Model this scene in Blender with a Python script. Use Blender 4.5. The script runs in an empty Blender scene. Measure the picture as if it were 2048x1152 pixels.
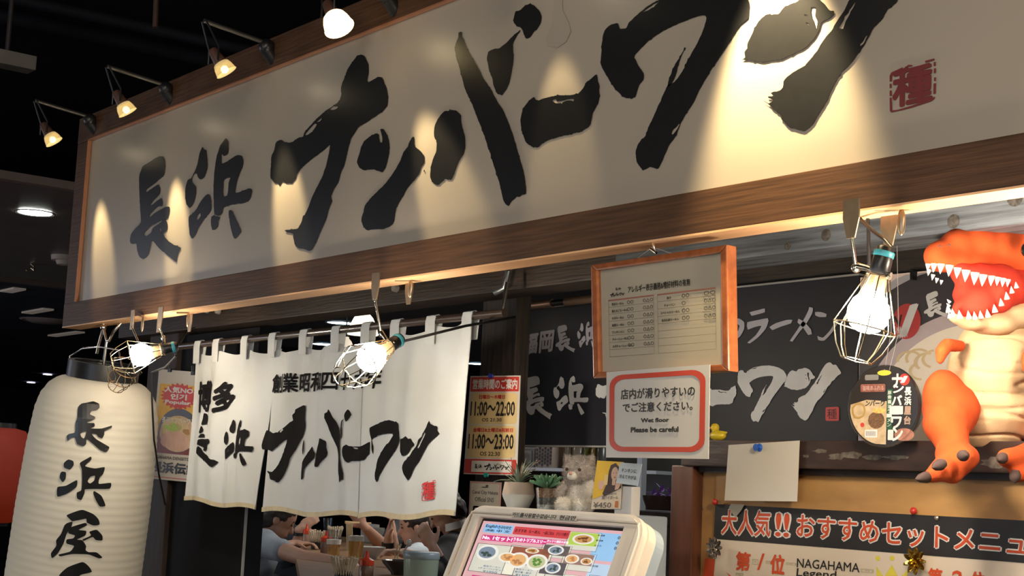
import bpy, bmesh, math, random
from mathutils import Vector, Matrix, noise
from mathutils.geometry import tessellate_polygon
random.seed(7)
S = bpy.context.scene
COL = S.collection
V = Vector

# ------------------------------------------------------------------ camera
F = 3000.0; CX, CY = 1024.0, 576.0
_h = V((-2364, 294, F)); _b = 22500.0; _a = (F*F - 294*_b)/2364
AX = (-_h).normalized(); AZ = V((_a, -_b, F)).normalized(); AY = AZ.cross(AX)
CAM = V((5.19581851, -2.06128858, 1.6))
def cam2w(c): return V((AX.dot(c), AY.dot(c), AZ.dot(c)))
def ray(px, py): return cam2w(V((px-CX, py-CY, F)))
def at(px, py, Y):
    w = ray(px, py); return CAM + w*((Y-CAM.y)/w.y)
def atz(px, py, z):
    w = ray(px, py); return CAM + w*((z-CAM.z)/w.z)
def atd(px, py, d): return CAM + ray(px, py)*(d/F)
cd = bpy.data.cameras.new('camera'); cam = bpy.data.objects.new('camera', cd); COL.objects.link(cam)
cd.sensor_width = 36; cd.lens = F/2048*36; cd.clip_start = .05; cd.clip_end = 100
r_, u_, b_ = cam2w(V((1, 0, 0))), cam2w(V((0, -1, 0))), cam2w(V((0, 0, -1)))
cam.matrix_world = Matrix(((r_.x, u_.x, b_.x, CAM.x), (r_.y, u_.y, b_.y, CAM.y), (r_.z, u_.z, b_.z, CAM.z), (0, 0, 0, 1)))
S.camera = cam
RT, UP, FW = r_, u_, -b_

# ------------------------------------------------------------------ world, exposure, area lights
w = bpy.data.worlds.new('world'); S.world = w; w.use_nodes = True
w.node_tree.nodes['Background'].inputs[0].default_value = (.35, .42, .6, 1)
w.node_tree.nodes['Background'].inputs[1].default_value = .02
S.view_settings.view_transform = 'Standard'; S.view_settings.look = 'None'
S.view_settings.exposure = 0.1; S.view_settings.gamma = 1.0; S.view_settings.use_curve_mapping = False
S.cycles.use_denoising = True
S.cycles.sample_clamp_indirect = 4.0
S.cycles.max_bounces = 6

def area(name, loc, target, size, power, color, size_y=None):
    l = bpy.data.lights.new(name, 'AREA'); l.energy = power; l.color = color; l.size = size
    if size_y: l.shape = 'RECTANGLE'; l.size_y = size_y
    o = bpy.data.objects.new(name, l); COL.objects.link(o); o.location = loc
    o.rotation_euler = (V(target)-V(loc)).to_track_quat('-Z', 'Y').to_euler(); return o
WARM = (1, .79, .50); COOL = (.72, .84, 1)
# two warm mall ceiling lights, stronger towards the right-hand end, then added fill lights
area('mall_fill_light', (6.2, -3.4, 3.7), (3.6, 0, 2.2), 1.2, 46, (1, .80, .56))
area('mall_fill_light', (1.5, -4.6, 3.9), (1.2, 0, 2.0), 1.4, 8, (1, .80, .58))
area('mall_fill_light', (2.4, -3.6, 1.9), (1.2, .2, 1.75), .8, 16, (.66, .82, 1))  # added cool fill, low in front, to brighten the noren
area('mall_fill_light', (-7, -3.5, 2.0), (-6, 1, 3.0), 3, 60, (.80, .84, 1))  # added upward fill that lifts the dark mall at far left
area('mall_fill_light', (-3.4, -4.6, 1.2), (-3.4, .9, 2.9), 1.5, 26, (1, .92, .85))  # added fill from below, brightens the soffit underside
area('mall_fill_light', (4.9, -3.6, 2.3), (2.9, 0, 1.4), 1.2, 36, (1, .93, .84))  # added low frontal fill for the kiosk and notices
# dining room ceiling panels
area('dining_ceiling_light', (-1.6, 3.2, 2.45), (-1.8, 3.0, 1.0), 1.0, 21, (1, .93, .84))
area('dining_ceiling_light', (-3.6, 6.2, 2.45), (-3.6, 6.2, 1.0), 1.2, 26, (.88, .94, 1))
area('kitchen_ceiling_light', (1.6, 2.6, 2.45), (1.5, 2.6, 1.0), .8, 26, (.92, .96, 1))
area('kitchen_ceiling_light', (-4.6, 9.0, 2.45), (-4.8, 9.0, 1.0), 1.0, 24, (.92, .96, 1))

# ------------------------------------------------------------------ materials
_M = {}
def mat(name, c, c2=None, rough=.6, metal=0., ns=12., det=4., scale=(1, 1, 1), bump=0., bs=None, emit=0., ec=None, trans=0., coat=0., sss=0., mixpos=(.35, .65), spec=.5):
    if name in _M: return _M[name]
    m = bpy.data.materials.new(name); m.use_nodes = True; nt = m.node_tree; n = nt.nodes; L = nt.links
    p = n['Principled BSDF']; p.inputs['Roughness'].default_value = rough; p.inputs['Metallic'].default_value = metal
    p.inputs['Specular IOR Level'].default_value = spec
    if trans: p.inputs['Transmission Weight'].default_value = trans
    if coat: p.inputs['Coat Weight'].default_value = coat; p.inputs['Coat Roughness'].default_value = .15
    if sss: p.inputs['Subsurface Weight'].default_value = sss; p.inputs['Subsurface Scale'].default_value = .02
    tc = n.new('ShaderNodeTexCoord'); mp = n.new('ShaderNodeMapping'); mp.inputs['Scale'].default_value = scale
    L.new(tc.outputs['Object'], mp.inputs[0])
    nz = n.new('ShaderNodeTexNoise'); nz.inputs['Scale'].default_value = ns; nz.inputs['Detail'].default_value = det
    L.new(mp.outputs[0], nz.inputs['Vector'])
    cr = n.new('ShaderNodeValToRGB'); cr.color_ramp.elements[0].position = mixpos[0]; cr.color_ramp.elements[1].position = mixpos[1]
    if c2 is None: c2 = tuple(x*.86 for x in c)
    cr.color_ramp.elements[0].color = (*c2, 1); cr.color_ramp.elements[1].color = (*c, 1)
    L.new(nz.outputs[0], cr.inputs[0]); L.new(cr.outputs[0], p.inputs['Base Color'])
    if bump:
        bn = n.new('ShaderNodeBump'); bn.inputs['Strength'].default_value = bump; bn.inputs['Distance'].default_value = .004
        if bs:
            n2 = n.new('ShaderNodeTexNoise'); n2.inputs['Scale'].default_value = bs; L.new(mp.outputs[0], n2.inputs['Vector']); L.new(n2.outputs[0], bn.inputs['Height'])
        else: L.new(nz.outputs[0], bn.inputs['Height'])
        L.new(bn.outputs[0], p.inputs['Normal'])
    if emit:
        p.inputs['Emission Color'].default_value = (*(ec or c), 1); p.inputs['Emission Strength'].default_value = emit
    _M[name] = m; return m
def pane(name, tint=(1, 1, 1), refl=.06, rough=.02):
    if name in _M: return _M[name]
    m = bpy.data.materials.new(name); m.use_nodes = True; nt = m.node_tree; n = nt.nodes; n.remove(n['Principled BSDF'])
    t = n.new('ShaderNodeBsdfTransparent'); t.inputs[0].default_value = (*tint, 1)
    g = n.new('ShaderNodeBsdfGlossy'); g.inputs['Roughness'].default_value = rough
    x = n.new('ShaderNodeMixShader'); x.inputs[0].default_value = refl
    nt.links.new(t.outputs[0], x.inputs[1]); nt.links.new(g.outputs[0], x.inputs[2]); nt.links.new(x.outputs[0], n['Material Output'].inputs[0])
    _M[name] = m; return m

INK = mat('black_ink', (.012, .012, .013), rough=.30, ns=60, spec=.5)
BLK = mat('black_print', (.015, .014, .014), rough=.5)
RED = mat('red_print', (.62, .045, .03), rough=.5)
WHT = mat('white_print', (.78, .76, .72), rough=.5)
PAPER = mat('paper', (.66, .62, .56), (.60, .56, .50), rough=.7, ns=5, bump=.15)
CREAM = mat('cream_print', (.78, .58, .27), rough=.5)
SIGNW = mat('sign_face', (.40, .345, .28), (.375, .322, .26), rough=.33, ns=2.2, spec=.5)
FRAMEW = mat('frame_wood', (.105, .050, .024), (.062, .030, .015), spec=.25, rough=.5, ns=16, det=6, scale=(.35, 6, 9), bump=.25)
DARKW = mat('dark_wood', (.045, .027, .018), (.022, .014, .010), rough=.62, ns=18, det=6, scale=(5, 5, .6), bump=.4)
DARKH = mat('dark_beam_wood', (.060, .037, .024), (.022, .015, .011), rough=.6, ns=18, det=6, scale=(.5, 6, 8), bump=.4)
GREYW = mat('grey_weathered_wood', (.22, .245, .285), (.075, .085, .10), rough=.7, ns=9, det=8, scale=(.5, 5, 9), bump=.6)
CHROME = mat('chrome', (.75, .70, .60), rough=.18, metal=1, ns=40)
WIRE = mat('gilt_wire', (.85, .74, .52), rough=.22, metal=1, ns=40)
BLKPL = mat('black_plastic', (.012, .012, .014), rough=.35)
BLKM = mat('black_metal', (.02, .02, .022), rough=.4, metal=.5)
DARKCEIL = mat('dark_ceiling_paint', (.012, .013, .017), (.008, .009, .012), rough=.9, ns=3)

# ------------------------------------------------------------------ mesh builder
class MB:
    def __init__(s): s.v = []; s.f = []; s.sm = False
    def add(s, vs, fs):
        k = len(s.v); s.v += [V(a) for a in vs]; s.f += [tuple(i+k for i in f) for f in fs]; return s
    def box(s, x0, x1, y0, y1, z0, z1):
        return s.add([(x, y, z) for x in (x0, x1) for y in (y0, y1) for z in (z0, z1)],
                     [(0, 1, 3, 2), (4, 6, 7, 5), (0, 4, 5, 1), (2, 3, 7, 6), (0, 2, 6, 4), (1, 5, 7, 3)])
    def obox(s, c, ax, ay, az):      # centre and half-axis vectors
        c = V(c); P = [c+V(ax)*i+V(ay)*j+V(az)*k for i in (-1, 1) for j in (-1, 1) for k in (-1, 1)]
        return s.add(P, [(0, 1, 3, 2), (4, 6, 7, 5), (0, 4, 5, 1), (2, 3, 7, 6), (0, 2, 6, 4), (1, 5, 7, 3)])
    def tube(s, pts, r, n=8, closed=False, cap=True):
        pts = [V(p) for p in pts]; m = len(pts); rs = r if isinstance(r, (list, tuple)) else [r]*m
        prev = None; rings = []
        for i, p in enumerate(pts):
            if closed: t = (pts[(i+1) % m]-pts[i-1]).normalized()
            else: t = (pts[min(i+1, m-1)]-pts[max(i-1, 0)]).normalized()
            a = prev if prev is not None else (V((0, 0, 1)) if abs(t.z) < .9 else V((1, 0, 0)))
            a = (a - t*a.dot(t))
            if a.length < 1e-6: a = t.orthogonal()
            a.normalize(); b = t.cross(a); prev = a
            rings.append([p+(a*math.cos(q)+b*math.sin(q))*rs[i] for q in [2*math.pi*k/n for k in range(n)]])
        k = len(s.v); s.v += [q for rr in rings for q in rr]
        for i in range(m if closed else m-1):
            j = (i+1) % m
            for q in range(n): s.f.append((k+i*n+q, k+i*n+(q+1) % n, k+j*n+(q+1) % n, k+j*n+q))
        if cap and not closed:
            s.f.append(tuple(k+q for q in reversed(range(n)))); s.f.append(tuple(k+(m-1)*n+q for q in range(n)))
        s.sm = True; return s
    def lathe(s, prof, c, axis=(0, 0, 1), n=24, cap=True):   # prof: (radius, height along axis)
        c = V(c); t = V(axis).normalized(); a = t.orthogonal().normalized(); b = t.cross(a)
        k = len(s.v); m = len(prof)
        for (r, h) in prof:
            for q in range(n):
                w_ = 2*math.pi*q/n; s.v.append(c+t*h+(a*math.cos(w_)+b*math.sin(w_))*r)
        for i in range(m-1):
            for q in range(n): s.f.append((k+i*n+q, k+i*n+(q+1) % n, k+(i+1)*n+(q+1) % n, k+(i+1)*n+q))
        if cap:
            if prof[0][0] > 1e-4: s.f.append(tuple(k+q for q in reversed(range(n))))
            if prof[-1][0] > 1e-4: s.f.append(tuple(k+(m-1)*n+q for q in range(n)))
        s.sm = True; return s
    def ell(s, c, r, n=16, m=10, rot=None):
        c = V(c); r = r if isinstance(r, (list, tuple)) else (r, r, r); k = len(s.v)
        for i in range(m+1):
            th = math.pi*i/m
            for q in range(n):
                ph = 2*math.pi*q/n; p = V((r[0]*math.sin(th)*math.cos(ph), r[1]*math.sin(th)*math.sin(ph), r[2]*math.cos(th)))
                s.v.append(c+(rot @ p if rot else p))
        for i in range(m):
            for q in range(n): s.f.append((k+i*n+q, k+(i+1)*n+q, k+(i+1)*n+(q+1) % n, k+i*n+(q+1) % n))
        s.sm = True; return s
    def cap_(s, p0, r0, p1, r1, n=12):   # tapered capsule for blobs
        s.ell(p0, r0, n, 8); s.ell(p1, r1, n, 8); s.tube([p0, p1], [r0, r1], n); return s

ORIG = {}
def tag(o, label, cat, group=None, kind=None):
    if label: o['label'] = label
    if cat: o['category'] = cat
    if group: o['group'] = group
    if kind: o['kind'] = kind
    return o
def thing(name, label, cat, loc, group=None):
    o = bpy.data.objects.new(name, None); COL.objects.link(o); o.location = loc; o.empty_display_size = .05
    ORIG[o.name] = V(loc); return tag(o, label, cat, group)
def mk(name, me, m, parent=None, bevel=0):
    """link a mesh given in world coordinates as a part of parent (or on its own)"""
    if bevel:
        bm = bmesh.new(); bm.from_mesh(me); bmesh.ops.remove_doubles(bm, verts=bm.verts, dist=1e-6)
        bmesh.ops.bevel(bm, geom=bm.edges[:], offset=bevel, segments=2, profile=.7, affect='EDGES', clamp_overlap=True); bm.to_mesh(me); bm.free()
    o = bpy.data.objects.new(name, me); COL.objects.link(o)
    if m: me.materials.clear(); me.materials.append(m)
    if parent:
        org = ORIG[parent.name]; o.parent = parent
    else:
        bb = [v.co for v in me.vertices]
        org = V(((min(p.x for p in bb)+max(p.x for p in bb))/2, (min(p.y for p in bb)+max(p.y for p in bb))/2, min(p.z for p in bb)))
        o.location = org
    me.transform(Matrix.Translation(-org)); ORIG[o.name] = org
    return o
def obj(name, mb, m, parent=None, bevel=0, smooth=None):
    me = bpy.data.meshes.new(name); me.from_pydata([tuple(p) for p in mb.v], [], mb.f); me.validate(); me.update()
    bm = bmesh.new(); bm.from_mesh(me); bmesh.ops.recalc_face_normals(bm, faces=bm.faces); bm.to_mesh(me); bm.free()
    if (mb.sm if smooth is None else smooth):
        me.polygons.foreach_set('use_smooth', [True]*len(me.polygons))
        try: me.set_sharp_from_angle(angle=math.radians(50))
        except Exception: pass
    return mk(name, me, m, parent, bevel)
def struct(name, mb, m, **k): o = obj(name, mb, m, **k); o['kind'] = 'structure'; return o
def dup(root, off):
    r = root.copy(); COL.objects.link(r); r.location = root.location+V(off); ORIG[r.name] = ORIG[root.name]+V(off)
    for ch in list(root.children):
        c = ch.copy(); COL.objects.link(c); c.parent = r
        for g in ch.children:
            d = g.copy(); COL.objects.link(d); d.parent = c
    return r
DG = bpy.context.evaluated_depsgraph_get
def blob(name, mb, m, parent=None, voxel=.008, smooth=6, disp=0, dscale=30, fac=.6, fold=0):
    """continuous organic body: the union of overlapping volumes, remeshed to one skin and smoothed"""
    me = bpy.data.meshes.new('src'); me.from_pydata([tuple(p) for p in mb.v], [], mb.f); me.validate()
    o = bpy.data.objects.new('src', me); COL.objects.link(o)
    rm = o.modifiers.new('r', 'REMESH'); rm.mode = 'VOXEL'; rm.voxel_size = voxel
    sm = o.modifiers.new('s', 'SMOOTH'); sm.factor = fac; sm.iterations = smooth
    out = bpy.data.meshes.new_from_object(o.evaluated_get(DG())); bpy.data.objects.remove(o)
    out.name = name; out.polygons.foreach_set('use_smooth', [True]*len(out.polygons))
    if disp:
        ns_ = [v.normal.copy() for v in out.vertices]
        for v, nn in zip(out.vertices, ns_):
            d_ = disp*noise.noise(v.co*dscale)
            if fold:
                w_ = noise.noise(V((v.co.x*7, v.co.y*7, v.co.z*34))); d_ -= fold*max(0, 1-abs(w_)*7)
            v.co += nn*d_
    return mk(name, out, m, parent)

# ------------------------------------------------------------------ planes and print
class Pl:
    def __init__(s, p, u=(1, 0, 0), v=(0, 0, 1)):
        s.p = V(p); s.u = V(u).normalized(); s.v = V(v).normalized(); s.n = s.u.cross(s.v)
    def hit(s, px, py):
        w_ = ray(px, py); return CAM + w_*((s.p-CAM).dot(s.n)/w_.dot(s.n))
    def uv(s, px, py): d = s.hit(px, py)-s.p; return (d.dot(s.u), d.dot(s.v))
    def pos(s, a, b, off=0): return s.p+s.u*a+s.v*b+s.n*off
def YP(Y): return Pl((0, Y, 0))
class Quad:
    """four photo corners TL, TR, BR, BL laid on a plane; (s,t) runs right and down"""
    def __init__(q, pl, c, off=0):
        q.pl = pl; q.off = off
        if len(c) == 2:
            a = pl.uv(*c[0]); b = pl.uv(*c[1]); q.c = [a, (b[0], a[1]), b, (a[0], b[1])]
        else: q.c = [pl.uv(*x) for x in c]
    def st(q, s, t):
        TL, TR, BR, BL = q.c
        return ((TL[0]*(1-s)+TR[0]*s)*(1-t)+(BL[0]*(1-s)+BR[0]*s)*t, (TL[1]*(1-s)+TR[1]*s)*(1-t)+(BL[1]*(1-s)+BR[1]*s)*t)
    def P(q, s, t, off=0): return q.pl.pos(*q.st(s, t), q.off+off)
    def sub(q, s0, t0, s1, t1, off=0):
        r = Quad.__new__(Quad); r.pl = q.pl; r.off = q.off+off; r.c = [q.st(s0, t0), q.st(s1, t0), q.st(s1, t1), q.st(s0, t1)]; return r
def plate(name, q, m, parent, th=.001, n=1, front=0.):
    """a slab with real thickness behind the plane of q"""
    mb = MB(); P = [q.P(s, t, front) for (s, t) in ((0, 0), (1, 0), (1, 1), (0, 1))]; B = [p-q.pl.n*th for p in P]
    mb.add(P+B, [(0, 3, 2, 1), (4, 5, 6, 7), (0, 1, 5, 4), (1, 2, 6, 5), (2, 3, 7, 6), (3, 0, 4, 7)])
    return obj(name, mb, m, parent)
def fill(polys, f, extra=None):
    """polys: list of [outer, hole, ...] in 2D; f maps 2D to 3D"""
    mb = MB()
    for loops in polys:
        vs = [[V((a[0], a[1], 0)) for a in l] for l in loops]; flat = [p for l in vs for p in l]
        tri = tessellate_polygon(vs); mb.add([f(p.x, p.y) for p in flat], [t for t in tri])
    return mb
def rr(s0, t0, s1, t1, r, ry=None, n=5):
    ry = ry or r; out = []
    for (cx, cy, a0) in ((s1-r, t0+ry, -90), (s1-r, t1-ry, 0), (s0+r, t1-ry, 90), (s0+r, t0+ry, 180)):
        for k in range(n+1):
            a = math.radians(a0+90*k/n); out.append((cx+r*math.cos(a), cy+ry*math.sin(a)))
    return out
def circ(cx, cy, rx, ry=None, n=32, a0=0, a1=360):
    ry = ry or rx; e = 0 if a1-a0 >= 360 else 1
    return [(cx+rx*math.cos(math.radians(a0+(a1-a0)*k/n)), cy+ry*math.sin(math.radians(a0+(a1-a0)*k/n))) for k in range(n+e)]
def prt(name, q, polys, m, parent, off=.0008):
    mb = MB()
    for i, pl_ in enumerate(polys):      # overlapping printed shapes lie on one another like layers of ink
        k = fill([pl_], lambda a, b: q.P(a, b, off+i*2.5e-5)); mb.add(k.v, k.f)
    return obj(name, mb, m, parent, smooth=False)
_TX = {}
def tmesh(body, bold=0., shear=0.):
    """body as flat type in the unit square; bold thickens the strokes by that share of the height"""
    key = (body, bold, shear)
    if key in _TX: return _TX[key]
    c = bpy.data.curves.new('t', 'FONT'); c.body = body; c.shear = shear; c.resolution_u = 2
    o = bpy.data.objects.new('t', c); COL.objects.link(o)
    me = bpy.data.meshes.new_from_object(o.evaluated_get(DG())); bpy.data.objects.remove(o)
    vs = [v.co.copy() for v in me.vertices]; fs = [tuple(p.vertices) for p in me.polygons]
    x0 = min(v.x for v in vs); x1 = max(v.x for v in vs); y0 = min(v.y for v in vs); y1 = max(v.y for v in vs)
    h = y1-y0; ov = []; of = []
    sh = [(0, 0)] if not bold else [(bold*h*math.cos(k*math.pi/3+.4), bold*h*math.sin(k*math.pi/3+.4)) for k in range(6)]
    for L_, (dx, dy) in enumerate(sh):
        k = len(ov); ov += [((v.x+dx-x0)/(x1-x0), 1-(v.y+dy-y0)/h, L_*5e-5) for v in vs]; of += [tuple(i+k for i in f) for f in fs]
    _TX[key] = (ov, of); return _TX[key]
def text(q, body, m, parent, bold=.01, shear=0., off=.0012, name='lettering', wob=0.):
    vs, fs = tmesh(body, bold, shear)
    if wob: vs = [(a+wob*noise.noise(V((a*40, b*9, 1))), b+wob*2*noise.noise(V((a*40, b*9, 5))), c) for a, b, c in vs]
    return obj(name, MB().add([q.P(a, b, off+c) for a, b, c in vs], fs), m, parent, smooth=False)

# ------------------------------------------------------------------ brush calligraphy traced on the sign face
def tr(o, sc, pts):
    return [(o[0]+a/sc, o[1]+b/sc) for a, b in pts]
A1 = ((240, 270), 4.266); A2 = ((520, 100), 5.689); A3 = ((520, 290), 5.236); A4 = ((840, 0), 5.486); A5 = ((840, 200), 5.008); A6 = ((1180, 0), 3.292); A7 = ((1460, 0), 4.115)
t1 = lambda p: tr(*A1, p); t2 = lambda p: tr(*A2, p); t3 = lambda p: tr(*A3, p); t4 = lambda p: tr(*A4, p); t5 = lambda p: tr(*A5, p); t6 = lambda p: tr(*A6, p); t7 = lambda p: tr(*A7, p)
G = {}
G['chou'] = [[t1([(340,183),(370,187),(383,215),(388,270),(378,340),(340,375),(300,410),(225,465),(225,490),(320,425),(335,430),(347,470),(340,505),(300,545),(262,590),(262,605),(350,540),(365,560),(368,590),(355,605),(325,610),(255,680),(252,705),(300,665),(360,630),(400,612),(425,615),(425,655),(412,705),(392,714),(400,740),(408,775),(400,815),(375,838),(355,832),(370,850),(400,890),(450,930),(480,945),(495,940),(503,955),(525,965),(505,1000),(490,1040),(485,1085),(455,1065),(400,1020),(340,970),(285,905),(272,912),(262,960),(250,1010),(225,1045),(200,1057),(170,1040),(150,990),(140,930),(105,930),(88,910),(95,850),(130,800),(180,745),(175,640),(168,500),(165,370),(175,320),(200,265),(240,240),(300,200)]),
              t1([(205,850),(225,820),(275,775),(330,740),(362,728),(350,745),(310,770),(280,800),(265,835),(230,862)]), t1([(336,800),(348,796),(356,822),(346,824)])]]
G['hama'] = [[t1([(705,105),(720,125),(738,132),(750,260),(738,320),(722,360),(690,380),(668,362),(660,335),(640,332),(617,372),(622,405),(650,445),(650,500),(635,570),(600,622),(570,590),(560,540),(560,460),(580,385),(608,372),(645,300),(665,240),(680,160)])],
             [t1([(745,508),(770,515),(778,560),(780,640),(720,720),(670,800),(650,850),(620,883),(600,850),(590,780),(588,700),(610,680),(650,640),(690,570),(720,530)]), t1([(688,668),(690,690),(665,725),(655,710),(665,685)])],
             [t1([(905,30),(925,60),(928,130),(918,165),(890,180),(870,160),(872,245),(940,210),(1000,172),(1042,180),(1055,230),(1040,290),(1010,360),(985,490),(1050,475),(1115,455),(1130,475),(1110,550),(1070,578),(960,595),(885,620),(875,665),(850,688),(815,680),(805,650),(800,500),(805,350),(820,220),(850,110),(880,60)]), t1([(945,362),(930,400),(925,480),(915,515),(890,522),(882,490),(888,390),(905,375)])],
             [t1([(800,685),(855,705),(840,730),(838,780),(815,805),(790,808),(778,760),(782,700)])],
             [t1([(940,638),(960,650),(1000,735),(1035,820),(1010,860),(985,885),(965,860),(945,780),(930,680),(930,650)])]]
G['na'] = [[t2([(1150,55),(1190,65),(1215,115),(1240,165),(1240,260),(1225,340),(1240,365),(1290,340),(1350,305),(1395,320),(1420,380),(1445,440),(1460,540),(1455,620),(1410,690),(1350,730),(1280,780),(1190,840),(1130,870),(1090,930),(1040,1010),(1005,1130)])
            + t3([(900,160),(880,230),(855,280),(825,390),(780,460),(750,540),(758,590),(722,680),(700,770),(655,870),(620,950),(580,1040),(545,1095),(515,1108),(470,1090),(410,1080),(370,1045),(350,960),(350,930),(290,915),(260,895),(320,885),(400,870),(440,800),(455,740),(470,735),(510,650),(550,540),(600,440),(660,320),(705,180),(735,5),(640,80),(530,160),(440,240),(390,300),(375,350),(340,395),(290,400),(240,385),(225,400),(208,430),(195,405),(150,390),(112,330),(120,200),(120,130),(135,90)])
            + t2([(165,1140),(185,1050),(240,1025),(290,1050),(340,1052),(370,1045),(440,1000),(495,985),(505,945),(560,880),(640,790),(740,700),(830,640),(905,580),(930,500),(925,420),(960,330),(1000,220),(1060,130),(1110,70)]),
            t2([(515,965),(560,905),(620,842),(650,852),(605,915),(550,965)]), t2([(800,675),(840,643),(892,648),(850,682)]), t2([(655,810),(705,775),(700,795),(655,825)])]]
G['n1'] = [[t2([(1330,948),(1350,960),(1370,1050),(1392,1050),(1397,1000),(1385,950),(1370,905),(1410,900),(1450,970),(1475,1060),(1478,1130)]) + t3([(1358,50),(1345,140),(1320,230),(1285,285),(1240,270),(1180,255),(1090,265),(1040,230),(1018,180),(1040,100),(1055,50)]) + t2([(1150,1110),(1190,1040),(1260,980)])],
           [t2([(1750,985),(1760,1060),(1772,1115)]) + t3([(1640,28),(1680,60),(1718,110),(1722,175),(1690,240),(1670,300),(1610,380),(1550,450),(1500,540),(1440,640),(1420,720),(1410,800),(1380,845),(1300,880),(1250,880),(1190,885),(1120,892),(1080,840),(1065,770),(1090,700),(1100,640),(1160,560),(1230,490),(1320,400),(1400,290),(1470,170),(1510,70),(1550,20)]) + t2([(1700,1050)])],
           [t3([(1722,255),(1732,270),(1724,287),(1716,272)])]]
G['ba'] = [[t5([(295,105),(303,88),(312,104),(360,105),(410,150),(420,240),(455,380),(455,480),(440,540),(390,620),(350,720),(315,798),(250,795),(190,850),(140,835),(108,780),(110,690),(130,600),(165,520),(170,420),(150,380),(142,320),(155,250),(190,180),(240,120)])],
           [t4([(440,350),(462,360),(465,405),(490,460),(515,530),(570,630),(640,740),(700,860),(780,980),(860,1130)]) + t5([(830,90),(890,230),(930,340),(970,470),(1000,580),(1040,710),(1060,830),(1065,935),(1030,948),(1000,965),(970,970),(940,1000),(915,1020),(890,1065),(845,1020),(820,930),(790,800),(740,650),(690,490),(630,310),(570,160),(525,40)]) + t4([(520,1030),(490,950),(440,760),(400,630),(385,540),(395,480),(425,410),(425,365)])],
           [t4([(1215,45),(1260,65),(1310,120),(1338,180),(1325,255),(1280,330),(1268,325),(1220,400),(1165,425),(1150,390),(1125,330),(1100,295),(1065,290),(1030,240),(1050,130),(1100,115),(1150,65)])],
           [t4([(1112,325),(1080,370),(1040,440),(1022,500),(1028,600),(1030,640),(1010,780),(975,930),(910,1035),(850,1025),(810,930),(790,830),(765,780),(740,660),(750,575),(790,545),(880,525),(960,460),(1040,380)])]]
G['bar'] = [[t4([(1943,820),(1965,960),(1975,1050)]) + t5([(1790,20),(1735,130),(1722,200),(1690,270),(1620,310),(1500,345),(1350,380),(1240,425),(1190,470),(1130,468),(1070,430),(1040,360),(1015,270),(1012,180),(1035,90),(1085,20)]) + t4([(1190,1110),(1255,1065),(1290,1105),(1400,1070),(1520,1045),(1600,1050),(1740,1025),(1800,960),(1830,900),(1890,860)]),
             t4([(1450,1100),(1500,1088),(1505,1112),(1560,1105),(1630,1088),(1692,1085),(1690,1108),(1630,1103),(1560,1130),(1500,1138)])]]
G['wa'] = [[t6([(185,155),(200,190),(240,185),(255,155),(330,82),(400,30),(470,-5),(560,-50),(700,-95),(850,-110),(980,-80),(1035,-20),(1055,40),(1045,120),(1000,160),(950,230),(880,340),(800,460),(740,560),(680,680),(640,740),(600,810),(570,890),(520,960),(490,1030),(450,1110),(400,1098),(350,1120),(310,1060),(303,1000),(320,950),(370,890),(385,840),(400,810),(450,700),(500,590),(515,560),(560,540),(610,470),(650,390),(700,300),(740,220),(770,120),(755,100),(690,115),(600,150),(490,200),(400,260),(310,345),(295,375),(320,430),(358,490),(345,535),(320,570),(300,640),(235,645),(180,600),(125,520),(80,440),(75,370),(85,250),(100,200),(140,165)]),
            t6([(592,812),(578,850),(540,888),(545,862)]), t6([(345,85),(400,42),(460,8),(440,30),(390,65)])],
           [t6([(630,312),(604,372),(580,440),(565,500),(535,555),(512,565),(530,500),(560,430),(600,365)])]]
G['n2'] = [[t7([(100,495),(130,470),(120,430),(145,400),(150,350),(180,290),(205,232),(250,160),(310,120),(400,115),(450,55),(540,20),(580,-5),(640,-20),(720,-15),(770,20),(820,80),(858,92),(840,140),(800,165),(760,180),(740,240),(690,330),(620,400),(540,435),(430,490),(350,500),(280,515),(200,500)]),
            t7([(672,65),(710,65),(705,130),(725,180),(712,245),(690,170),(668,110)]), t7([(612,117),(645,125),(640,138),(615,138)]), t7([(625,185),(655,192),(660,207),(638,203)])],
           [t7([(870,200),(920,120),(980,20),(1000,-30),(1060,-130),(1150,-260),(1250,-310),(1330,-280),(1400,-300),(1480,-240),(1540,-170),(1500,-120),(1430,-60),(1370,20),(1300,80),(1250,160),(1180,240),(1120,350),(1060,440),(1000,520),(920,600),(860,700),(800,830),(760,900),(720,960),(690,1020),(640,1060),(590,1075),(500,1055),(450,1010),(420,950),(370,910),(320,860),(280,830),(320,850),(358,828),(315,798),(365,795),(340,768),(400,750),(440,720),(445,670),(490,620),(560,570),(620,540),(670,480),(720,420),(740,380),(790,310),(840,250)]),
            t7([(892,238),(950,140),(1020,30),(1045,0),(1035,30),(960,165),(935,238),(905,232)]), t7([(1075,380),(1120,300),(1135,290),(1100,360)]), t7([(880,262),(905,240),(890,268)])]]
SP = YP(-.001)
def spline(pts, step):
    n = len(pts); out = []
    for i in range(n):
        p0, p1, p2, p3 = [V(pts[(i+k) % n]) for k in (-1, 0, 1, 2)]
        m1 = (p2-p0)*.32; m2 = (p3-p1)*.32; L_ = (p2-p1).length
        m1 = m1*min(1, L_/max(m1.length, 1e-9)); m2 = m2*min(1, L_/max(m2.length, 1e-9))
        k = max(1, int(L_/step))
        for j in range(k):
            t = j/k; out.append((2*t**3-3*t*t+1)*p1+(t**3-2*t*t+t)*m1+(-2*t**3+3*t*t)*p2+(t**3-t*t)*m2)
    return out
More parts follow.
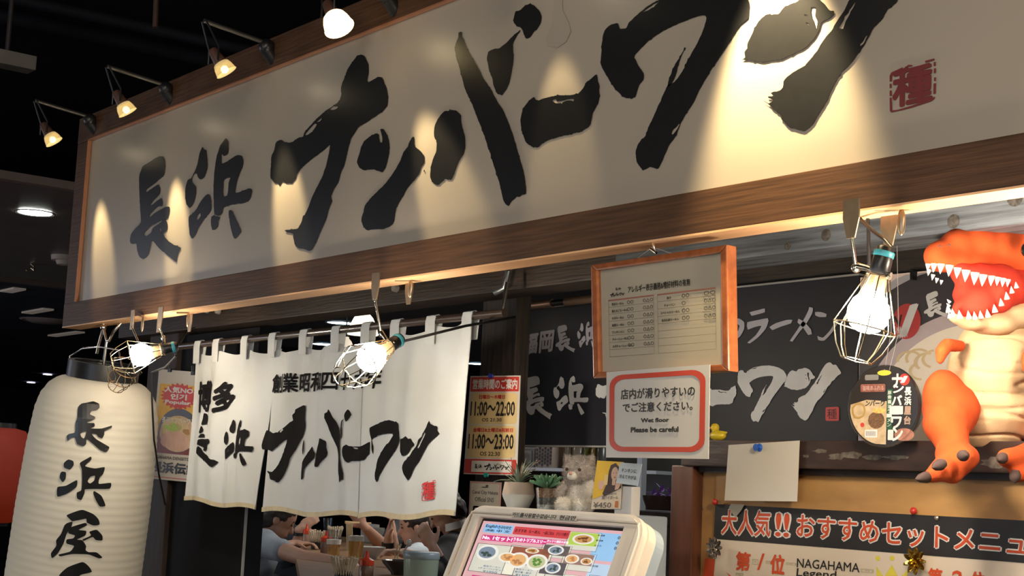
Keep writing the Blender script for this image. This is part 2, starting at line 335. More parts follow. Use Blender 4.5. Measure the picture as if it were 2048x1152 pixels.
def rough(pts, amp):
    out = []; n = len(pts)
    for i, p in enumerate(pts):
        d = (pts[(i+1) % n]-pts[i-1]); nn = V((-d.y, d.x)); nn = nn.normalized() if nn.length > 1e-9 else nn
        q = V((p.x, p.y, 0)); a = amp*(noise.noise(q*70)*1.1+noise.noise(q*260)*1.0) + (amp*1.8 if noise.noise(q*180+V((9, 3, 1))) > .42 else 0)
        out.append((p.x+nn.x*a, p.y+nn.y*a))
    return out
GM = {}    # glyph outlines in metres on the sign face
for k, polys in G.items():
    GM[k] = [[rough(spline([SP.uv(*p) for p in loop], .004), .0011) for loop in poly] for poly in polys]
ORDER = ['chou', 'hama', 'na', 'n1', 'ba', 'bar', 'wa', 'n2']
def gbox(keys):
    P = [p for k in keys for poly in GM[k] for p in poly[0]]
    return min(p[0] for p in P), max(p[0] for p in P), min(p[1] for p in P), max(p[1] for p in P)
def brush(q, keys, m, parent, off=.001, name='lettering', f=None):
    """fit the traced strokes of keys into the quad q"""
    x0, x1, z0, z1 = gbox(keys); f = f or (lambda s, t: q.P(s, t, off)); polys = [poly for k in keys for poly in GM[k]]
    return obj(name, fill([[[((a-x0)/(x1-x0), (z1-b)/(z1-z0)) for a, b in l] for l in poly] for poly in polys], f), m, parent, smooth=False)
SEALF = [[(0.02,.2),(.06,.14),(.3,.07),(.3,.12),(.09,.18),(.07,.24),(.07,.33),(.02,.33)],[(.34,.08),(.42,.04),(.5,.06),(.5,.09),(.42,.08),(.36,.11)],[(.76,.02),(.95,0),(.96,.04),(.77,.06)],
         [(.94,.08),(.98,.08),(.98,.17),(.94,.17)],[(.945,.22),(.985,.22),(.985,.33),(.945,.33)],[(.95,.42),(.985,.42),(.985,.5),(.95,.5)],[(.94,.55),(.99,.55),(.985,.78),(.94,.78)],
         [(.02,.38),(.06,.38),(.06,.47),(.02,.47)],[(.02,.53),(.06,.52),(.07,.64),(.02,.64)],[(.02,.68),(.06,.68),(.08,.96),(.2,.97),(.5,.94),(.9,.88),(.97,.84),(.97,.88),(.9,.93),(.5,.985),(.2,1),(.06,1),(.025,.96)]]
def seal(q, m, parent, off=.001):
    mb = fill([[l] for l in SEALF], lambda a, b: q.P(a, b, off)); vs, fs = tmesh('種', .035)
    mb.add([q.P(.1+.8*a, .1+.8*b, off+c) for a, b, c in vs], fs)
    return obj('seal_stamp', mb, m, parent, smooth=False)

# ================================================================== THE SETTING
FLOORM = mat('dark_floor', (.09, .075, .06), (.05, .04, .035), rough=.35, ns=3)
WALLM = mat('dark_wall', (.028, .028, .034), (.018, .018, .024), rough=.8, ns=2)
struct('floor', MB().box(-22, 9, -6, 14, -.1, 0), FLOORM)
struct('ceiling', MB().box(-22, 9, -6, 14, 4.3, 4.4), DARKCEIL)
struct('wall_back', MB().box(-22, 9, 14, 14.1, -.1, 4.4), WALLM)
struct('wall_left', MB().box(-22.1, -22, -6, 14.1, -.1, 4.4), WALLM)
struct('wall_right', MB().box(9, 9.1, -6, 14.1, -.1, 4.4), WALLM)
struct('wall_front', MB().box(-22, 9, -6.1, -6, -.1, 4.4), WALLM)
SOFF = mat('soffit_paint', (.15, .13, .125), (.13, .112, .108), rough=.4, ns=4)
so = struct('trim_1', MB().box(-5.15, -1.60, -2.5, 2.3, 2.9, 2.925), SOFF)
struct('trim_2', MB().box(-1.60, -1.54, -2.5, 2.3, 2.892, 2.930), mat('soffit_lip', (.20, .155, .14), rough=.5))
struct('trim_3', MB().box(-5.23, -5.15, -2.5, 2.3, 2.87, 2.96), mat('soffit_lip_far', (.13, .10, .09), rough=.5))
struct('trim_4', MB().box(-21.9, -5.25, -2.5, 13.9, 3.0, 3.1), mat('navy_ceiling', (.022, .028, .045), (.016, .02, .034), rough=.7, ns=2))
struct('trim_5', MB().box(-5.15, 8.9, 2.45, 13.9, 2.62, 2.7), mat('dining_ceiling_paint', (.03, .034, .045), rough=.7, ns=2))
# low dark partition beside the entrance, and the kitchen wall deep inside
struct('trim_8', MB().box(-1.2, 8.9, .9, 2.45, 2.62, 2.7), mat('dining_ceiling_paint', (.03, .034, .045)))
struct('wall_partition', MB().box(.12, .70, .36, .42, 0, 2.1), mat('partition_black', (.008, .008, .010), (.006, .006, .008), rough=.7, ns=6, spec=.15))
struct('trim_6', MB().box(.70, .704, .350, .359, 0, 1.56), mat('pale_edge', (.33, .32, .30), rough=.5))
struct('wall_dining', MB().box(-14, 8.9, 12.5, 12.6, 0, 2.62), mat('dining_wall', (.085, .055, .04), (.05, .035, .03), rough=.7, ns=3))

def emis(name, c, s): return mat(name, c, c, emit=s, ec=c)
def downlight(px, py, z, r, strength, c, label, group=None):
    p = atz(px, py, z); t = thing('ceiling_downlight', label, 'light', p, group)
    obj('diffuser', MB().lathe([(0, -.003), (r, -.003), (r, 0)], p, n=20), emis('downlight_%s' % label[:6], c, strength), t)
    obj('rim', MB().lathe([(r, -.002), (r*1.15, -.006), (r*1.22, 0), (r, 0)], p, n=20, cap=False), SOFF, t)
    return p
p = downlight(70, 425, 2.897, .085, 60, (.95, 1, .93), 'bright white round downlight in the brown soffit at far left')
area('soffit_downlight', (p.x, p.y, p.z-.02), (p.x, p.y, 0), .16, 8, (.95, 1, .93))
for i, (px, py, zz, lab) in enumerate([(62, 765, 2.99, 'faint lavender downlight far away in the dark mall, left of its pair'), (95, 749, 2.99, 'faint lavender downlight far away in the dark mall, right of its pair')]):
    downlight(px, py, zz, .07, 14, (.85, .75, 1), lab, 'far mall downlights')
for px, py, lab in [(648, 688, 'pale blue ceiling downlight seen left under the noren pole'), (681, 645, 'pale blue ceiling downlight beside the white glass pendant shade'), (955, 727, 'pale blue downlight seen just right of the noren top corner')]:
    downlight(px, py, 2.618, .085, 12, (.6, .85, 1), lab, 'dining room downlights')
# dim slots with an added faint glow, vents and a speaker on the navy mall ceiling
for px, py, w_, lab in [(26, 579, .22, 'small dim slot in dark mall ceiling nearest the soffit edge'), (75, 621, .38, 'dim ceiling slot in dark mall above round grille'), (132, 667, .55, 'long dim ceiling slot near the lower left corner of signboard')]:
    p = atz(px, py, 2.998); tag(obj('ceiling_slot', MB().box(p.x-w_*.7, p.x+w_*.7, p.y-.05, p.y+.05, 2.985, 3.0), emis('dim_slot', (.5, .42, .36), .13)), lab, 'vent', 'dim mall ceiling slots')
p = atz(92, 640, 2.998); t = thing('ceiling_speaker', 'round pale ceiling speaker on dark mall ceiling between dim slots', 'speaker', p)
obj('grille', MB().lathe([(0, -.03), (.14, -.03), (.18, -.012), (.2, 0)], p, n=20), mat('speaker_grille', (.35, .27, .24), rough=.6, ns=300), t)
obj('rim', MB().lathe([(.2, 0), (.23, -.012), (.25, 0)], p, n=20, cap=False), mat('speaker_grille', (.35, .27, .24)), t)
p = atz(130, 512, 2.9); t = thing('smoke_detector', 'white round smoke detector under the soffit beside signboard', 'detector', p)
obj('base', MB().lathe([(0, -.03), (.08, -.03), (.085, 0)], p), mat('detector_white', (.42, .36, .32)), t)
obj('sensor_head', MB().lathe([(0, -.06), (.045, -.055), (.055, -.03)], p), mat('detector_white', (.42, .36, .32)), t)
p = atz(62, 527, 2.9); tag(obj('ceiling_hook', MB().tube([p+V((0, 0, 0)), p+V((.03, .01, -.02)), p+V((-.01, .03, -.04)), p+V((-.03, .01, -.02)), p+V((.01, -.03, -.05))], .006), mat('hook_brass', (.7, .6, .4), rough=.2, metal=1)), 'small twisted brass hook under the soffit below downlight', 'hook')
# fluorescent box, ducts and hangers in the open ceiling
a, b = atz(-70, 110, 3.4), atz(76, 132, 3.4)
t = thing('fluorescent_fixture', 'grey box fixture hanging from dark ceiling at upper left edge', 'light fixture', V((a.x, b.y, 3.4)))
obj('housing', MB().box(a.x-.05, a.x+.05, a.y-.4, b.y, 3.385, 3.45), mat('fixture_grey', (.30, .27, .24), rough=.5), t, bevel=.004)
obj('hanger', MB().tube([(a.x, b.y-.12, 3.45), (a.x, b.y-.12, 4.3)], .012), mat('dim_steel', (.06, .055, .06), rough=.5), t)
for (pa, pb, r, lab) in [((0, 30), (760, 175), .05, 'dark ventilation pipe across ceiling, uppermost at the left'), ((60, 5), (900, 110), .035, 'dark thin conduit running high across the ceiling')]:
    A, B = atz(*pa, 4.05), atz(*pa, 4.05)+V((.2, 4, 0)); A = A-V((.1, 2, 0))
    tag(obj('ceiling_pipe', MB().tube([A, B], r, 12), mat('pipe_paint', (.03, .032, .045), rough=.45)), lab, 'pipe')
p = atd(308, 10, 6.0); tag(obj('hanging_rod', MB().tube([p+V((0, 0, .9)), p+V((.02, 0, 0)), p+V((.03, 0, -.10))], .012), mat('rod_brown', (.10, .055, .045), rough=.5)), 'short brown rod hanging from dark ceiling left of centre', 'rod')

# far red lantern glow behind the white lantern
p = atd(-8, 950, 8.4)
t = thing('red_lantern', 'blurry glowing red lantern at the left edge behind white lantern', 'lantern', p-V((0, 0, .3)))
obj('shade', MB().lathe([(.06, -.27), (.14, -.25), (.20, -.15), (.22, 0), (.20, .15), (.14, .25), (.06, .27)], p), mat('red_glow', (.16, .010, .004), rough=.8, emit=.09, ec=(.75, .06, .012)), t)
for z in (-.28, .26): obj('cap', MB().lathe([(.09, z), (.09, z+.03)], p), BLKPL, t)

# ================================================================== MAIN SIGNBOARD
XR = 5.0
sg = thing('signboard', 'long white shop signboard in brown wood frame with black brush calligraphy', 'sign', (0, 0, 2.11))
obj('sign_panel', MB().box(0, XR, 0, .03, 2.19, 2.79), SIGNW, sg)
mb = MB(); obj('frame_rail', MB().box(-.105, XR+.1, -.012, .055, 2.108, 2.193), FRAMEW, sg, bevel=.002)
obj('frame_rail', MB().box(-.105, XR+.1, -.012, .055, 2.789, 2.885), FRAMEW, sg, bevel=.002)
obj('frame_stile', MB().box(-.105, 0, -.011, .054, 2.193, 2.789), FRAMEW, sg, bevel=.002)
obj('frame_stile', MB().box(XR, XR+.1, -.011, .054, 2.193, 2.789), FRAMEW, sg, bevel=.002)
obj('underside_strip', MB().box(-.104, XR+.1, -.0125, .056, 2.1045, 2.1085), mat('pale_edge_wood', (.80, .47, .25), (.72, .40, .20), rough=.45, ns=9, scale=(.4, 4, 4)), sg)
obj('inner_lip', MB().box(0, XR, -.016, -.002, 2.786, 2.790).box(0, .004, -.016, -.002, 2.193, 2.79), mat('lip_wood', (.36, .15, .07), rough=.4), sg)
for k in ORDER:
    obj('calligraphy_character', fill(GM[k], lambda a, b: V((a, -.0022, b))), INK, sg, smooth=False)
seal(Quad(SP, [(1778, 133), (1874, 116), (1873, 207), (1778, 226)]), mat('seal_red_dark', (.17, .022, .024), rough=.5), sg)
st_ = Quad(SP, [(1090, -5), (1145, -15), (1145, 96), (1085, 100)])
prt('water_stain', st_, [[[(.3, -.2), (.62, -.2), (.66, .3), (.85, .5), (.95, .7), (.8, .88), (.5, .98), (.15, .93), (.1, .8), (.3, .5), (.32, .2)]]], mat('stain', (.355, .31, .26), (.345, .30, .25), rough=.36), sg, .0004)
# dark roof edge of the sign box
struct('trim_7', MB().box(-.10, XR, .056, .5, 2.83, 2.88), DARKH)

# arm spotlights standing on top of the sign
def frosted(nm, em, tr_):
    m = mat(nm, (.55, .46, .25), (.50, .42, .22), rough=.4, emit=em, ec=(1, .78, .38)); nt = m.node_tree; n = nt.nodes
    if 'Mix Shader' not in n:
        x = n.new('ShaderNodeMixShader'); x.inputs[0].default_value = tr_; tb = n.new('ShaderNodeBsdfTransparent'); tb.inputs[0].default_value = (.95, .85, .6, 1)
        nt.links.new(n['Principled BSDF'].outputs[0], x.inputs[1]); nt.links.new(tb.outputs[0], x.inputs[2]); nt.links.new(x.outputs[0], n['Material Output'].inputs[0])
    return m
SHM = frosted('lamp_shade_frosted', .42, .45); SHB = frosted('lamp_shade_bright', 3.5, .1)
def arm_spot(X, lab, bright=1., aim=.0, tilt=.62, dx=0., power=7., wide=28, K=.64):
    base = V((X, -.03, 2.845)); t = thing('arm_spotlight', lab, 'lamp', base, 'spotlights above the signboard')
    el = V((X, -.235, 2.885)); hd = V((X+dx, -.175, 2.775))
    obj('base_knob', MB().ell(base+V((0, 0, .008)), .024, 12, 8).tube([base, base-V((0, -.03, .03))], .02), BLKPL, t)
    obj('arm', MB().tube([base+V((0, -.01, .02)), el], .007, 8), mat('arm_steel', (.14, .13, .12), rough=.35, metal=.8), t)
    ax = (V((0, tilt, -1))+V((aim, 0, 0))).normalized(); nk = hd-ax*.035
    obj('bracket', MB().tube([el+V((-.012, 0, 0)), nk+V((-.03, 0, .01)), nk+V((-.03, 0, -.03))], .003, 6).tube([el+V((.012, 0, 0)), nk+V((.03, 0, .01)), nk+V((.03, 0, -.03))], .003, 6), BLKM, t)
    obj('socket', MB().lathe([(.010, -.035), (.014, -.03), (.018, 0), (.020, .012)], hd-ax*.01, ax, 16), mat('socket_brown', (.10, .045, .03), rough=.5), t)
    obj('lamp_shade', MB().lathe([(a_*K, b_*K) for a_, b_ in [(.028, 0), (.036, .008), (.043, .026), (.048, .052), (.050, .055), (.047, .052), (.041, .026), (.026, .003)]], hd, ax, 24, cap=False), SHB if bright > 1 else SHM, t)
    obj('bulb', MB().ell(hd+ax*.024, (.011, .011, .011), 12, 8), emis('spot_bulb', (1, .88, .60), 14), t)
    l = bpy.data.lights.new('arm_spot', 'SPOT'); l.energy = power; l.color = (1, .78, .42); l.spot_size = math.radians(wide); l.spot_blend = .6; l.shadow_soft_size = .02
    o = bpy.data.objects.new('arm_spot', l); COL.objects.link(o); o.location = hd+ax*.06
    o.rotation_euler = (V((aim, .42, -1))).to_track_quat('-Z', 'Y').to_euler()
arm_spot(.04, 'amber arm spotlight leftmost above the signboard', power=26, aim=.33)
arm_spot(.67, 'amber arm spotlight second from the left above signboard', power=30, aim=.25)
arm_spot(1.35, 'amber arm spotlight third from the left above signboard', power=30, aim=.33)
arm_spot(2.00, 'brightest arm spotlight, top centre, glowing white above signboard', bright=3, power=26, aim=.6, dx=-.03, K=.80, tilt=.2)
for k, X in enumerate((2.65, 3.31, 3.96, 4.6)): arm_spot(X, ['arm spotlight above frame over the long vowel stroke', 'very bright arm spotlight out of frame over the last character', 'arm spotlight out of frame beside the red seal', 'arm spotlight at the far right end of signboard'][k], power=[6., 100., 14., 8.][k], aim=[.1, .05, .1, 0][k], wide=[36, 54, 40, 40][k])

# ================================================================== BEAMS AND POSTS
bm_ = thing('grey_beam', 'weathered grey timber beam with knots behind the signboard bottom at right', 'beam', (3.5, .36, 2.115))
obj('timber', MB().box(2.55, 6.2, .30, .42, 2.115, 2.32), GREYW, bm_, bevel=.004)
for px, py, r in [(1652, 470, .013), (1907, 443, .014), (2030, 395, .017), (1575, 492, .009)]:
    c_ = at(px, py, .2985); obj('knot', MB().lathe([(0, .001), (r*.35, .0018), (r*.5, .0006), (r, .0002)], c_, (0, -1, 0), 14), mat('knot', (.13, .115, .105), (.05, .045, .04), rough=.7, ns=120), bm_)
tag(obj('dark_beam', MB().box(-.35, 2.55, .31, .42, 2.11, 2.30), DARKH, bevel=.004), 'dark brown timber beam behind the signboard above the noren', 'beam')
tag(obj('rear_beam', MB().box(1.99, 6.2, .72, .82, 2.128, 2.42), mat('rear_beam_wood', (.07, .055, .045), (.035, .03, .028), rough=.6, ns=14, scale=(.5, 5, 8), bump=.3), bevel=.004), 'dark lower beam running behind the grey beam above back signboard', 'beam')
tag(obj('wood_post', MB().box(1.83, 1.985, .45, .50, 0, 2.14), mat('post_wood', (.055, .040, .030), (.024, .018, .014), rough=.65, ns=14, scale=(6, 6, .5), bump=.5), bevel=.004), 'rough dark timber post right of the noren behind hours poster', 'post')
tag(obj('entrance_post', MB().box(-.12, .12, .34, .44, 0, 2.11), DARKW, bevel=.004), 'dark wood post behind the popular ramen poster beside lantern', 'post')
# pipe on brackets right of the post
a, b = at(1035, 614, .62), at(1185, 603, .62)
t = thing('copper_rail', 'dull copper pipe on the wall right of the timber post', 'pipe', a)
obj('bracket', MB().tube([a+V((.02, 0, 0)), a+V((.02, 0, .05)), V((a.x+.02, .72, a.z+.08))], .006, 8), BLKM, t)
obj('pipe', MB().tube([a-V((.03, 0, 0)), a+V((.16, 0, 0))], .012, 14).tube([a+V((.22, 0, 0)), V((b.x+.12, b.y, a.z))], .012, 14), mat('copper', (.42, .26, .17), rough=.4, metal=.7), t)
obj('joint', MB().tube([a+V((.15, 0, 0)), a+V((.23, 0, 0))], .009, 14), BLKM, t)
# hooks under the beam
p = at(1008, 540, .30); tag(obj('beam_hook', MB().tube([p+V((.0, 0, .02)), p+V((.03, -.01, -.01)), p+V((.02, -.01, -.05)), p+V((-.02, -.01, -.06))], .008), mat('grey_steel', (.3, .32, .34), rough=.35, metal=.7)), 'grey steel hook on the beam above timber post', 'hook')
for px, py, lab in [(415, 620, 'small pale bolt under the signboard edge, left of pair'), (438, 622, 'small pale bolt under the signboard edge, right of pair'), (793, 577, 'small white clip on beam right of middle clamp lamp')]:
    p = at(px, py, .30); tag(obj('bolt', MB().lathe([(.010, -.012), (.012, 0), (.010, .004)], p, (0, 1, 0), 8), mat('bolt_pale', (.4, .38, .34), rough=.5)), lab, 'bolt', 'bolts on the dark beam')

# ================================================================== WHITE PAPER LANTERN
Lc = V((.165, .02, 0)); axL = V((.035, 0, 1)).normalized()
def lat(px, py): 
    return atd(px, py, 1)
# centre line from the photo at depth of plane Y=.02
cT, cB = at(204, 757, .02), at(147, 1152, .02)
ax = (cT-cB).normalized(); HL = (cT-cB).length
t = thing('paper_lantern', 'tall white paper lantern with black brush characters hanging at left', 'lantern', cB-ax*.5)
def lprof(h):      # h = distance below the top
    pts = [(0, .118), (.008, .150), (.03, .180), (.07, .205), (.12, .218), (.25, .229), (.45, .236), (.7, .238), (.95, .228), (1.05, .205), (1.1, .15)]
    for (a, ra), (b, rb) in zip(pts, pts[1:]):
        if a <= h <= b: return .955*(ra+(rb-ra)*(h-a)/(b-a))
    return .955*pts[-1][1]
prof = []; h = 0
while h < 1.10:
    for j in range(4):
        hh = h+j*.026/4; prof.append((lprof(hh)+.0014*math.sin(math.pi*j/4), -hh))
    h += .026
PAPL = mat('lantern_paper', (.62, .58, .49), (.56, .51, .42), rough=.75, ns=3, trans=0, emit=.10, ec=(1, .85, .6))
obj('paper_body', MB().lathe(prof, cT, ax, 64, cap=False), PAPL, t)
obj('top_ring', MB().lathe([(.118, .0), (.122, .0), (.122, .055), (.10, .055), (.10, .05), (.118, .045)], cT, ax, 40, cap=False), BLKPL, t)
obj('bottom_ring', MB().lathe([(.15, -1.1), (.15, -1.16), (.12, -1.16)], cT, ax, 40), BLKPL, t)
q0 = cT+ax*.05; hp = [at(138, 735, .02), at(140, 712, .02), at(165, 697, .02), at(200, 694, .02), at(238, 700, .02), at(245, 735, .02)]
obj('handle', MB().tube(hp, .0035), CHROME, t)
def on_lantern(px, py, off):
    d = ray(px, py).normalized(); s = 3.8
    for _ in range(400):
        P = CAM+d*s; rel = P-cT; hh = -rel.dot(ax); rad = (rel+ax*hh).length
        g = rad-lprof(min(max(hh, 0), 1.1))-.0045-off
        if g < .0004: break
        s += max(g*.7, .0005)
    return P
TL_ = ((80, 780), 3.094); tl = lambda p: tr(*TL_, p)
LG = [[tl([(230,170),(235,110),(255,85),(290,78),(330,70),(365,85),(368,110),(350,125),(320,130),(310,150),(340,165),(338,180),(290,202),(335,205),(338,225),(315,237),(380,238),(445,220),(445,232),(400,255),(398,275),(385,298),(360,290),(350,275),(320,272),(350,305),(428,352),(425,368),(405,385),(370,370),(330,335),(290,305),(285,335),(265,348),(230,335),(215,295),(190,300),(170,315),(165,285),(180,272),(215,262),(218,210)]), tl([(262,262),(285,258),(280,285),(270,300),(255,290),(250,272)])],
      [tl([(175,430),(205,440),(208,465),(185,492),(150,480),(148,452)])], [tl([(135,505),(160,510),(158,550),(140,570),(122,545),(125,518)])], [tl([(110,600),(160,592),(228,558),(225,600),(170,640),(110,660),(104,630)])],
      [tl([(315,412),(318,430),(280,470),(340,485),(400,478),(390,520),(370,540),(365,580),(438,575),(430,610),(340,612),(280,615),(275,640),(255,680),(230,670),(228,635),(255,620),(260,560),(258,490),(247,452),(290,425)]), tl([(340,530),(335,560),(310,578),(295,565),(310,538)])],
      [tl([(335,625),(380,655),(405,715),(370,720),(345,680),(330,640)])],
      [tl([(165,775),(220,752),(265,742),(330,768),(362,800),(368,832),(330,838),(290,820),(285,797),(240,805),(200,812),(180,795)])],
      [tl([(165,825),(200,815),(193,850),(165,890),(145,950),(110,1010),(75,1040),(68,1010),(100,965),(100,930),(130,890),(150,840)])],
      [tl([(190,850),(280,822),(290,838),(240,865),(285,872),(280,900),(230,925),(262,930),(285,965),(282,990),(300,1003),(350,1005),(385,1035),(365,1042),(300,1018),(200,1015),(125,1030),(115,1018),(185,1000),(210,965),(165,950),(165,925),(205,918),(215,900),(175,885)])],
      [tl([(305,878),(350,865),(385,900),(385,930),(345,928),(325,910),(268,935),(262,925),(315,900)])],
      [tl([(118,1150),(170,1098),(262,1065),(300,1090),(320,1125),(265,1140),(245,1150),(225,1215),(280,1260),(270,1290),(215,1250),(150,1275),(110,1240),(160,1200)])]]
polys = [[[(p.x, p.y) for p in spline(l, 2.0)] for l in poly] for poly in LG]
def fillsub(polys, f, cell):
    """triangulated print cut into small faces so that it can follow a curved surface"""
    bm = bmesh.new()
    for loops in polys:
        vs = [[V((a[0], a[1], 0)) for a in l] for l in loops]; fl = [p for l in vs for p in l]
        bv = [bm.verts.new(p) for p in fl]
        for t3_ in tessellate_polygon(vs):
            try: bm.faces.new([bv[i] for i in t3_])
            except ValueError: pass
    xs = [v.co.x for v in bm.verts]; ys = [v.co.y for v in bm.verts]
    for ax_, lo, hi in ((0, min(xs), max(xs)), (1, min(ys), max(ys))):
        c = lo+cell
        while c < hi:
            no = V((1, 0, 0)) if ax_ == 0 else V((0, 1, 0))
            bmesh.ops.bisect_plane(bm, geom=bm.verts[:]+bm.edges[:]+bm.faces[:], plane_co=no*c, plane_no=no, dist=1e-7); c += cell
    bm.verts.index_update()
    mb = MB().add([f(v.co.x, v.co.y) for v in bm.verts], [[v.index for v in fc.verts] for fc in bm.faces]); bm.free(); return mb
obj('lettering', fillsub(polys, lambda a, b: on_lantern(a, b, .0012), 9), INK, t, smooth=False)
LANT = t

# ================================================================== NOREN
def cloth_y(x, z):
    d = max(0, min(1, (2.02-z)/.5)); k = 1 if x < 1.52 else .45
    return .25 + k*(.0060*math.sin(x*27+math.sin(z*5)*.8)*(1-.3*d) + .0022*math.sin(x*61+z*9)) + .004*(1-d)*math.sin(x*55) - .010*d
NP = YP(.25)
def nuv(px, py): return NP.uv(px, py)
CLOTH = mat('noren_cloth', (.63, .655, .665), (.58, .585, .56), rough=.85, ns=4, bump=.25, bs=420)
HEMM = mat('noren_hem', (.62, .52, .34), rough=.85, ns=50)
pole_a, pole_b = at(352, 694, .25), at(1010, 627, .25)
t = thing('noren_pole', 'dark round pole carrying the white noren curtain', 'pole', pole_a)
obj('rod', MB().tube([pole_a, V((pole_b.x, .25, pole_a.z))], .011, 14), mat('pole_dark', (.06, .04, .03), rough=.25, coat=.4), t)
obj('bracket', MB().tube([pole_a+V((.02, 0, 0)), pole_a+V((.02, .03, .06)), pole_a+V((.02, .07, .075))], .005, 8), CHROME, t)
obj('bracket', MB().tube([V((pole_b.x-.01, .25, pole_a.z)), V((pole_b.x-.01, .26, pole_a.z+.08))], .005, 8), CHROME, t)
ZP = pole_a.z
CINK = mat('cloth_ink', (.013, .012, .013), rough=.95, spec=.1)
nor = thing('noren_curtain', 'off-white split noren curtain with black brush lettering hanging from pole', 'curtain', (1.2, .25, 1.5), None)
panels = [[(393, 704), (560, 697), (514, 1021), (374, 1001)], [(552, 699), (732, 681), (722, 1036), (530, 1024)], [(733, 682), (947, 634), (917, 1034), (724, 1037)]]
pq = []
for c in panels:
    q = [nuv(*x) for x in c]; pq.append(q); mb = MB(); nx, nz = 64, 44
    for j in range(nz+1):
        for i in range(nx+1):
            s, tt = i/nx, j/nz
            x = (q[0][0]*(1-s)+q[1][0]*s)*(1-tt)+(q[3][0]*(1-s)+q[2][0]*s)*tt
            zt = q[0][1]*(1-s)+q[1][1]*s; zt -= .014*abs(math.sin(s*math.pi*(3 if c is not panels[0] else 3)))
            zb = q[3][1]*(1-s)+q[2][1]*s+.006*math.sin(s*9); z = zt*(1-tt)+zb*tt
            mb.v.append(V((x, cloth_y(x, z), z)))
    for j in range(nz):
        for i in range(nx): k = j*(nx+1)+i; mb.f.append((k, k+1, k+nx+2, k+nx+1))
    n0 = len(mb.v); back = [(v+V((0, .0018, 0))) for v in mb.v]; ff = [tuple(reversed([i+n0 for i in f])) for f in mb.f]
    mb.v += back; mb.f += ff; mb.sm = True
    obj('cloth_panel', mb, CLOTH, nor)
    hm = MB(); 
    for j in (0, 1):
        for i in range(nx+1):
            s = i/nx; tt = .972+.028*j; x = (q[0][0]*(1-s)+q[1][0]*s)*(1-tt)+(q[3][0]*(1-s)+q[2][0]*s)*tt
            zt = q[0][1]*(1-s)+q[1][1]*s; zb = q[3][1]*(1-s)+q[2][1]*s+.006*math.sin(s*9); z = zt*(1-tt)+zb*tt
            hm.v.append(V((x, cloth_y(x, z)-.003, z)))
    for i in range(nx): hm.f.append((i, i+1, i+nx+2, i+nx+1))
    obj('hem', hm, HEMM, nor, smooth=True)
for px in (401, 438, 495, 550, 612, 676, 736, 795, 866, 941):
    a = at(px, 640 if px > 900 else 680, .25); x = a.x; w2 = .021; zb = min(ZP-.045, 3)
    mb = MB(); loop = [(-.012, zb-.02), (-.014, ZP-.005), (-.010, ZP+.011), (0, ZP+.015), (.010, ZP+.011), (.014, ZP-.005), (.010, zb-.015)]
    P = [V((x-w2, .25+y, z)) for y, z in loop]+[V((x+w2, .25+y, z)) for y, z in loop]+[V((x-w2, .25+y*.82, z-.001)) for y, z in loop]+[V((x+w2, .25+y*.82, z-.001)) for y, z in loop]
    m_ = len(loop); mb.v += P
    for i in range(m_-1): mb.f += [(i, i+1, m_+i+1, m_+i), (2*m_+i, 3*m_+i, 3*m_+i+1, 2*m_+i+1), (i, 2*m_+i, 2*m_+i+1, i+1), (m_+i, m_+i+1, 3*m_+i+1, 3*m_+i)]
    obj('loop_tab', mb, CLOTH, nor, smooth=True)
NQ = lambda c: Quad(NP, c)
def cl(q): return lambda s, t_: (lambda uv: V((uv[0], cloth_y(uv[0], uv[1])-.0035, uv[1])))(q.st(s, t_))
def nbrush(keys, c, m=INK, tear=None):
    q = NQ(c); x0, x1, z0, z1 = gbox(keys); polys = [[[((a-x0)/(x1-x0), (z1-b)/(z1-z0)) for a, b in l] for l in poly] for k in keys for poly in GM[k]]
    f = cl(q); obj('lettering', fillsub(polys, f, .06), m, nor, smooth=False)

